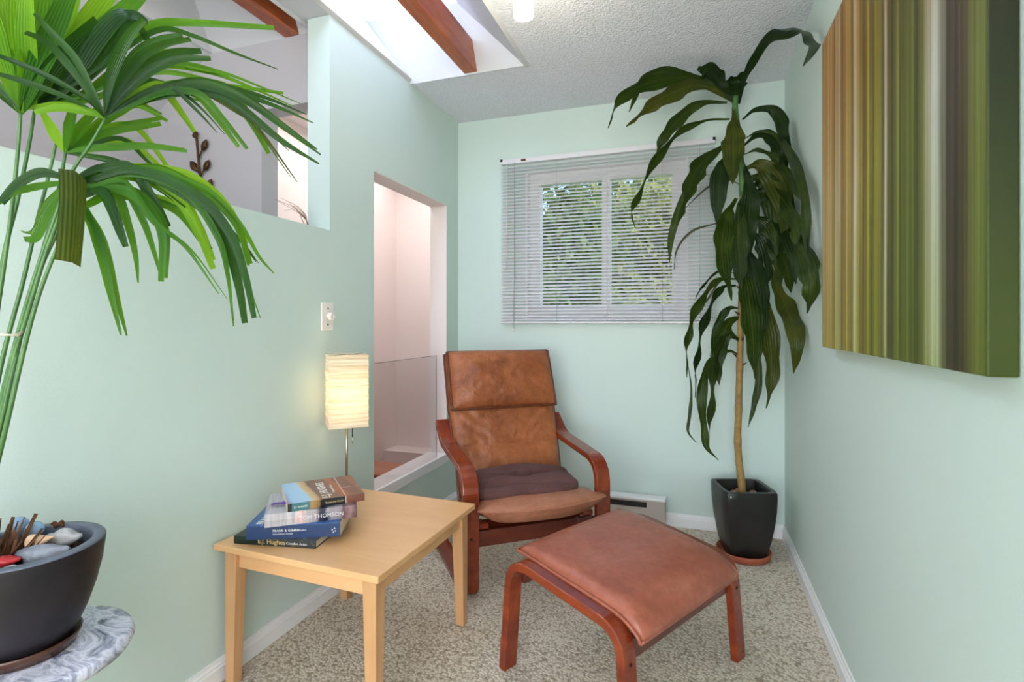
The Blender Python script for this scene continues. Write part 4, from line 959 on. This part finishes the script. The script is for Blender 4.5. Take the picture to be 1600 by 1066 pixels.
fanD = [(z1([(380, 670), (500, 612), (745, 572)]), 1.14, 11, 'm'), (z1([(380, 690), (560, 678), (700, 676), (855, 694)]), 1.14, 10, 'm'), (z1([(400, 722), (520, 746), (640, 792), (720, 850)]), 1.1, 9, 'd'), (z1([(270, 650), (235, 585), (200, 525)]), 1.06, 12, 'l'), (z1([(312, 620), (330, 540), (345, 480)]), 1.08, 11, 'm'), (z1([(340, 640), (400, 560), (470, 490)]), 1.12, 12, 'm'), (z1([(370, 650), (460, 580), (560, 520), (640, 490), (775, 560)]), 1.2, 8, 'm'), (z1([(380, 660), (520, 590), (640, 600), (780, 780)]), 1.2, 11, 'l'), (z1([(380, 690), (560, 640), (700, 760), (900, 900)]), 1.18, 6, 'D'), (z1([(390, 700), (560, 650), (660, 700), (770, 800)]), 1.2, 9, 'l')]
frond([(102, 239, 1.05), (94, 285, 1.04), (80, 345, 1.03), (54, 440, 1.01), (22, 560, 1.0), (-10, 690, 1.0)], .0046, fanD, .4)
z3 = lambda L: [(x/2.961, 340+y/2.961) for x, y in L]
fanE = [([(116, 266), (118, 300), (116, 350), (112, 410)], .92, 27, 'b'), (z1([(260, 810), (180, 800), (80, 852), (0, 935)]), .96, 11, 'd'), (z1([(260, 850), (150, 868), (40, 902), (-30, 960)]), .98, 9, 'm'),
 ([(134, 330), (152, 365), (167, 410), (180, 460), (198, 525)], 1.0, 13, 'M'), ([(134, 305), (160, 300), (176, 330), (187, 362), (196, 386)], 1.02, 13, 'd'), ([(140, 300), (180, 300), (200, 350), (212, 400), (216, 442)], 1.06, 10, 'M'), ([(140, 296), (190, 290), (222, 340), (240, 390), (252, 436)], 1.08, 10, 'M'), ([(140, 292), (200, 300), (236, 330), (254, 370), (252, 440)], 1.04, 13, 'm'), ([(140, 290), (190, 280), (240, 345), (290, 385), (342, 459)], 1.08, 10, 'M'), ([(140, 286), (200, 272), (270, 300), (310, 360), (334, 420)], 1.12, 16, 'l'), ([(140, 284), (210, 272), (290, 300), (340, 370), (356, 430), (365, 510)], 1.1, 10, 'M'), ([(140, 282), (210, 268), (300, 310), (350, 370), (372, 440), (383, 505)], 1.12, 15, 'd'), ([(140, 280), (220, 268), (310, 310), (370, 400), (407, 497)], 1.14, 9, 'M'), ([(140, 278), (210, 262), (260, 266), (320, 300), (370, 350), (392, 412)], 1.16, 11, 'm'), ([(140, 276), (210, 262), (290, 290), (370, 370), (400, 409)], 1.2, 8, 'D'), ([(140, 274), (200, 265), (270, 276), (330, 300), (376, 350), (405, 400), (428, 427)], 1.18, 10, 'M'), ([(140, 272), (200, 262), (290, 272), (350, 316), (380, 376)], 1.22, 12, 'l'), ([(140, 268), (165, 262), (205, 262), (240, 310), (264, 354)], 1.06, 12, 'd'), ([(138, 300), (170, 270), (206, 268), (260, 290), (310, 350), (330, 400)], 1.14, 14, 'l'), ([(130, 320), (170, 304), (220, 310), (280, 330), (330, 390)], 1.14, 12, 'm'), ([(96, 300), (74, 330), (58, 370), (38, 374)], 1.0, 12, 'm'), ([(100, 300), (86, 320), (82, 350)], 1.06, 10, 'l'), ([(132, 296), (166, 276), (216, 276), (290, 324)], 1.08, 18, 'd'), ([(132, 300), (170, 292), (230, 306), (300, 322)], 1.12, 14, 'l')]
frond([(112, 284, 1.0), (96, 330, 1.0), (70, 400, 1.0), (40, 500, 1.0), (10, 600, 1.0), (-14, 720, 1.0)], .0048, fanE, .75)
for pp in ([(88, 222, 1.08), (76, 275, 1.07), (58, 345, 1.05), (36, 440, 1.03), (4, 560, 1.01), (-20, 690, 1.0)], [(100, 345, 1.02), (70, 405, 1.02), (44, 480, 1.01), (20, 580, 1.0), (-8, 700, 1.0)], [(104, 358, .99), (84, 400, .99), (58, 470, .99), (34, 560, .99), (4, 690, .99)]):
    stem(pp, .0044)
tw = PL(8, 522, .985)
tube('twine', [pli @ PL(-30, 528, .97), pli @ PL(0, 523, .955), pli @ PL(24, 524, .97), pli @ PL(34, 519, .99), pli @ PL(26, 527, 1.0)], .0022, M['twine'], pl, 6)
for i in range(80):                                            # fibrous brown husk round the stems' foot
    a = random.uniform(0, 2*PI); r = random.uniform(.006, .046); l = random.uniform(.03, .095); q = P(-14, 880, 1.03)+Vector((r*math.cos(a), r*math.sin(a), -.012)); le = random.uniform(.2, .9)
    d = Vector((math.cos(a)*le, math.sin(a)*le, 1)).normalized(); s = Vector((-math.sin(a), math.cos(a), 0))*random.uniform(.003, .008); n = d.cross(s).normalized()*.002
    e = q+d*l; V = [q-s, q+s, q+n*2, e-s*.4+Vector((random.uniform(-.006, .006), 0, 0)), e+s*.2, e+n]
    mesh('husk', [pli @ v for v in V], [(0, 1, 4, 3), (1, 2, 5, 4), (2, 0, 3, 5), (3, 4, 5), (0, 2, 1)], M['husk'], pl)
# what lies on the soil
def ontop(u, v, z=.690):
    k = ray(u, v); d = (z-H)/k.z; return Vector((0, 0, H))+k*d
SZ = .694
a = ontop(62, 872); rock('rock', 'long blue grey rock along the front edge of the stone bowl', (a.x, a.y, SZ+.004), (.046, .020, .018), M['rock_grey'], 2, rz=.55)
a = ontop(100, 848); rock('rock', 'pale rounded rock by the back edge of the stone bowl', (a.x, a.y, SZ+.006), (.030, .020, .018), M['rock_pale'], 5, rz=.3)
a = ontop(82, 846); rock('rock', 'small flat mauve grey rock behind the seashell', (a.x, a.y, SZ), (.018, .014, .012), M['rock_pale'], 8)
a = ontop(55, 848); g1 = tag(mesh('x', [], []), 'x', 'x') if False else None
def ball(label, u, v, r):
    bmx = bmesh.new(); bmesh.ops.create_uvsphere(bmx, u_segments=28, v_segments=18, radius=r); me = bpy.data.meshes.new('glass_ball'); bmx.to_mesh(me); bmx.free()
    o = finish('glass_ball', me, M['blue_glass'], None, True); q = ontop(u, v); o.location = (q.x, q.y, SZ+r*1.25); return tag(o, label, 'ball', 'pearly glass balls in the stone bowl')
ball('pearly blue glass ball beside the seashell in the bowl', 54, 846, .0165)
ball('pearly glass ball half hidden behind the brown husk', 30, 838, .0165)
def shell(u, v):
    q = ontop(u, v); prof = []; n = 7
    for i in range(n*6+1):
        t = i/(n*6); r = .017*(1-t)**1.05*(1+.16*abs(math.sin(i*PI/6))); prof.append((max(r, .0006), .046*t))
    o = lathe('seashell', prof, M['shell'], None, 24); o.location = (q.x-.012, q.y-.006, SZ+.012); o.rotation_euler = (.25, PI/2-.35, math.radians(35)); return tag(o, 'pinkish spiral seashell lying between the rocks in the bowl', 'seashell')
shell(62, 862)
a = ontop(8, 884); rs = rock('red_stone', 'glossy red edged stone at the front of the bowl', (a.x, a.y, SZ+.004), (.024, .016, .010), M['red_stone'], 11, rz=.4)
a = ontop(14, 890); rock('rock', 'little white pebble beside the red stone', (a.x+.012, a.y-.006, SZ), (.012, .009, .007), M['rock_pale'], 14)
a = ontop(78, 836); dw = tag(mesh('driftwood', *(lambda vf: vf)(tubev([(-.02, 0, .004), (-.008, .003, .012), (.004, .0, .010), (.014, .004, .018), (.022, .002, .012)], [.005, .007, .005, .006, .003], 8)), M['husk'], None, True), 'knotty brown driftwood piece at the back of the bowl', 'driftwood'); dw.location = (a.x, a.y+.01, SZ+.001)

# ================================================================== things over the half wall
wd = thing('leaf_wall_ornament', 'aged bronze metal leaf stem ornament on the grey hall wall', 'ornament', (-2.245, 1.932, 1.5))
o0 = Vector((-2.245, 1.932, 1.5))
def HB(u, v): k = ray(u, v); return Vector((0, 0, H))+k*(1.925/k.y)-o0
st_ = [HB(u, v) for u, v in ((318, 330), (316, 305), (313, 280), (310, 250), (307, 215))]
tube('stem', spl([tuple(q) for q in st_], 5), .0055, M['dark_metal'], wd, 8)
for (u0, v0, u1, v1) in ((307, 222, 304, 206), (311, 246, 322, 220), (313, 274, 298, 254), (313, 276, 326, 252), (318, 300, 304, 286), (318, 304, 330, 282), (317, 320, 303, 306), (318, 324, 331, 308)):
    a_, b_ = HB(u0, v0), HB(u1, v1); d = b_-a_; s = Vector((d.z, 0, -d.x)).normalized(); L = d.length; V = []; Fc = []
    tube('twig', [a_, a_+d*.4], .004, M['dark_metal'], wd, 6)
    for i in range(7):
        t = i/6; wq = .020*math.sin(PI*t)**.8; c = a_+d*(.35+.75*t)
        V += [c-s*wq, c+Vector((0, -.008*math.sin(PI*t), 0)), c+s*wq, c+Vector((0, .004*math.sin(PI*t), 0))]
    for i in range(6):
        for k in range(4): Fc.append([i*4+k, i*4+(k+1) % 4, i*4+4+(k+1) % 4, i*4+4+k])
    mesh('metal_leaf', V, Fc, M['dark_metal'], wd, True)
tg = thing('dry_twigs', 'spray of bare dry twigs standing on the half wall beside the pillar', 'twigs', (-1.51, 1.80, SILL))
rt = random.Random(5)
for i in range(9):
    a = rt.uniform(-1.2, 1.0); p = [Vector((0, 0, 0)), Vector((math.sin(a)*.012, -abs(math.sin(a))*.02, .03)), Vector((math.sin(a)*.02-.01, -.05*rt.random()-.03, .05+.03*rt.random())), Vector((math.sin(a)*.03-.02, -.11*rt.random()-.06, .05+.05*rt.random()))]
    tube('twig', spl([tuple(q) for q in p], 4), [.0022-.0017*k/12 for k in range(13)], M['rock_brown'], tg, 5)

# spot fixture added out of view by the palm, to brighten its leaves
tk = thing('palm_fill_light', 'white spotlight added out of view to brighten the fan palm', 'light', (-.58, .42, 0))
lathe('canopy', [(.05, CZ-.001), (.05, CZ-.012), (.01, CZ-.02)], M['trim'], tk, 24)
tube('stem', [(0, 0, CZ-.015), (0, 0, 2.38)], .006, M['trim'], tk)
o = lathe('shade', [(.012, 0), (.036, -.01), (.037, -.10), (.033, -.10), (.030, -.03)], M['trim'], tk, 24); o.location = (0, 0, 2.385); o.rotation_euler = Vector((-.62, .5, -.42)).to_track_quat('-Z', 'Y').to_euler()
lamp('palm_fill_spot', 'SPOT', (-.64, .47, 2.33), 13, (1, .97, .9), (-.62, .42, -.10), spot_size=math.radians(58), spot_blend=.5, shadow_soft_size=.03)
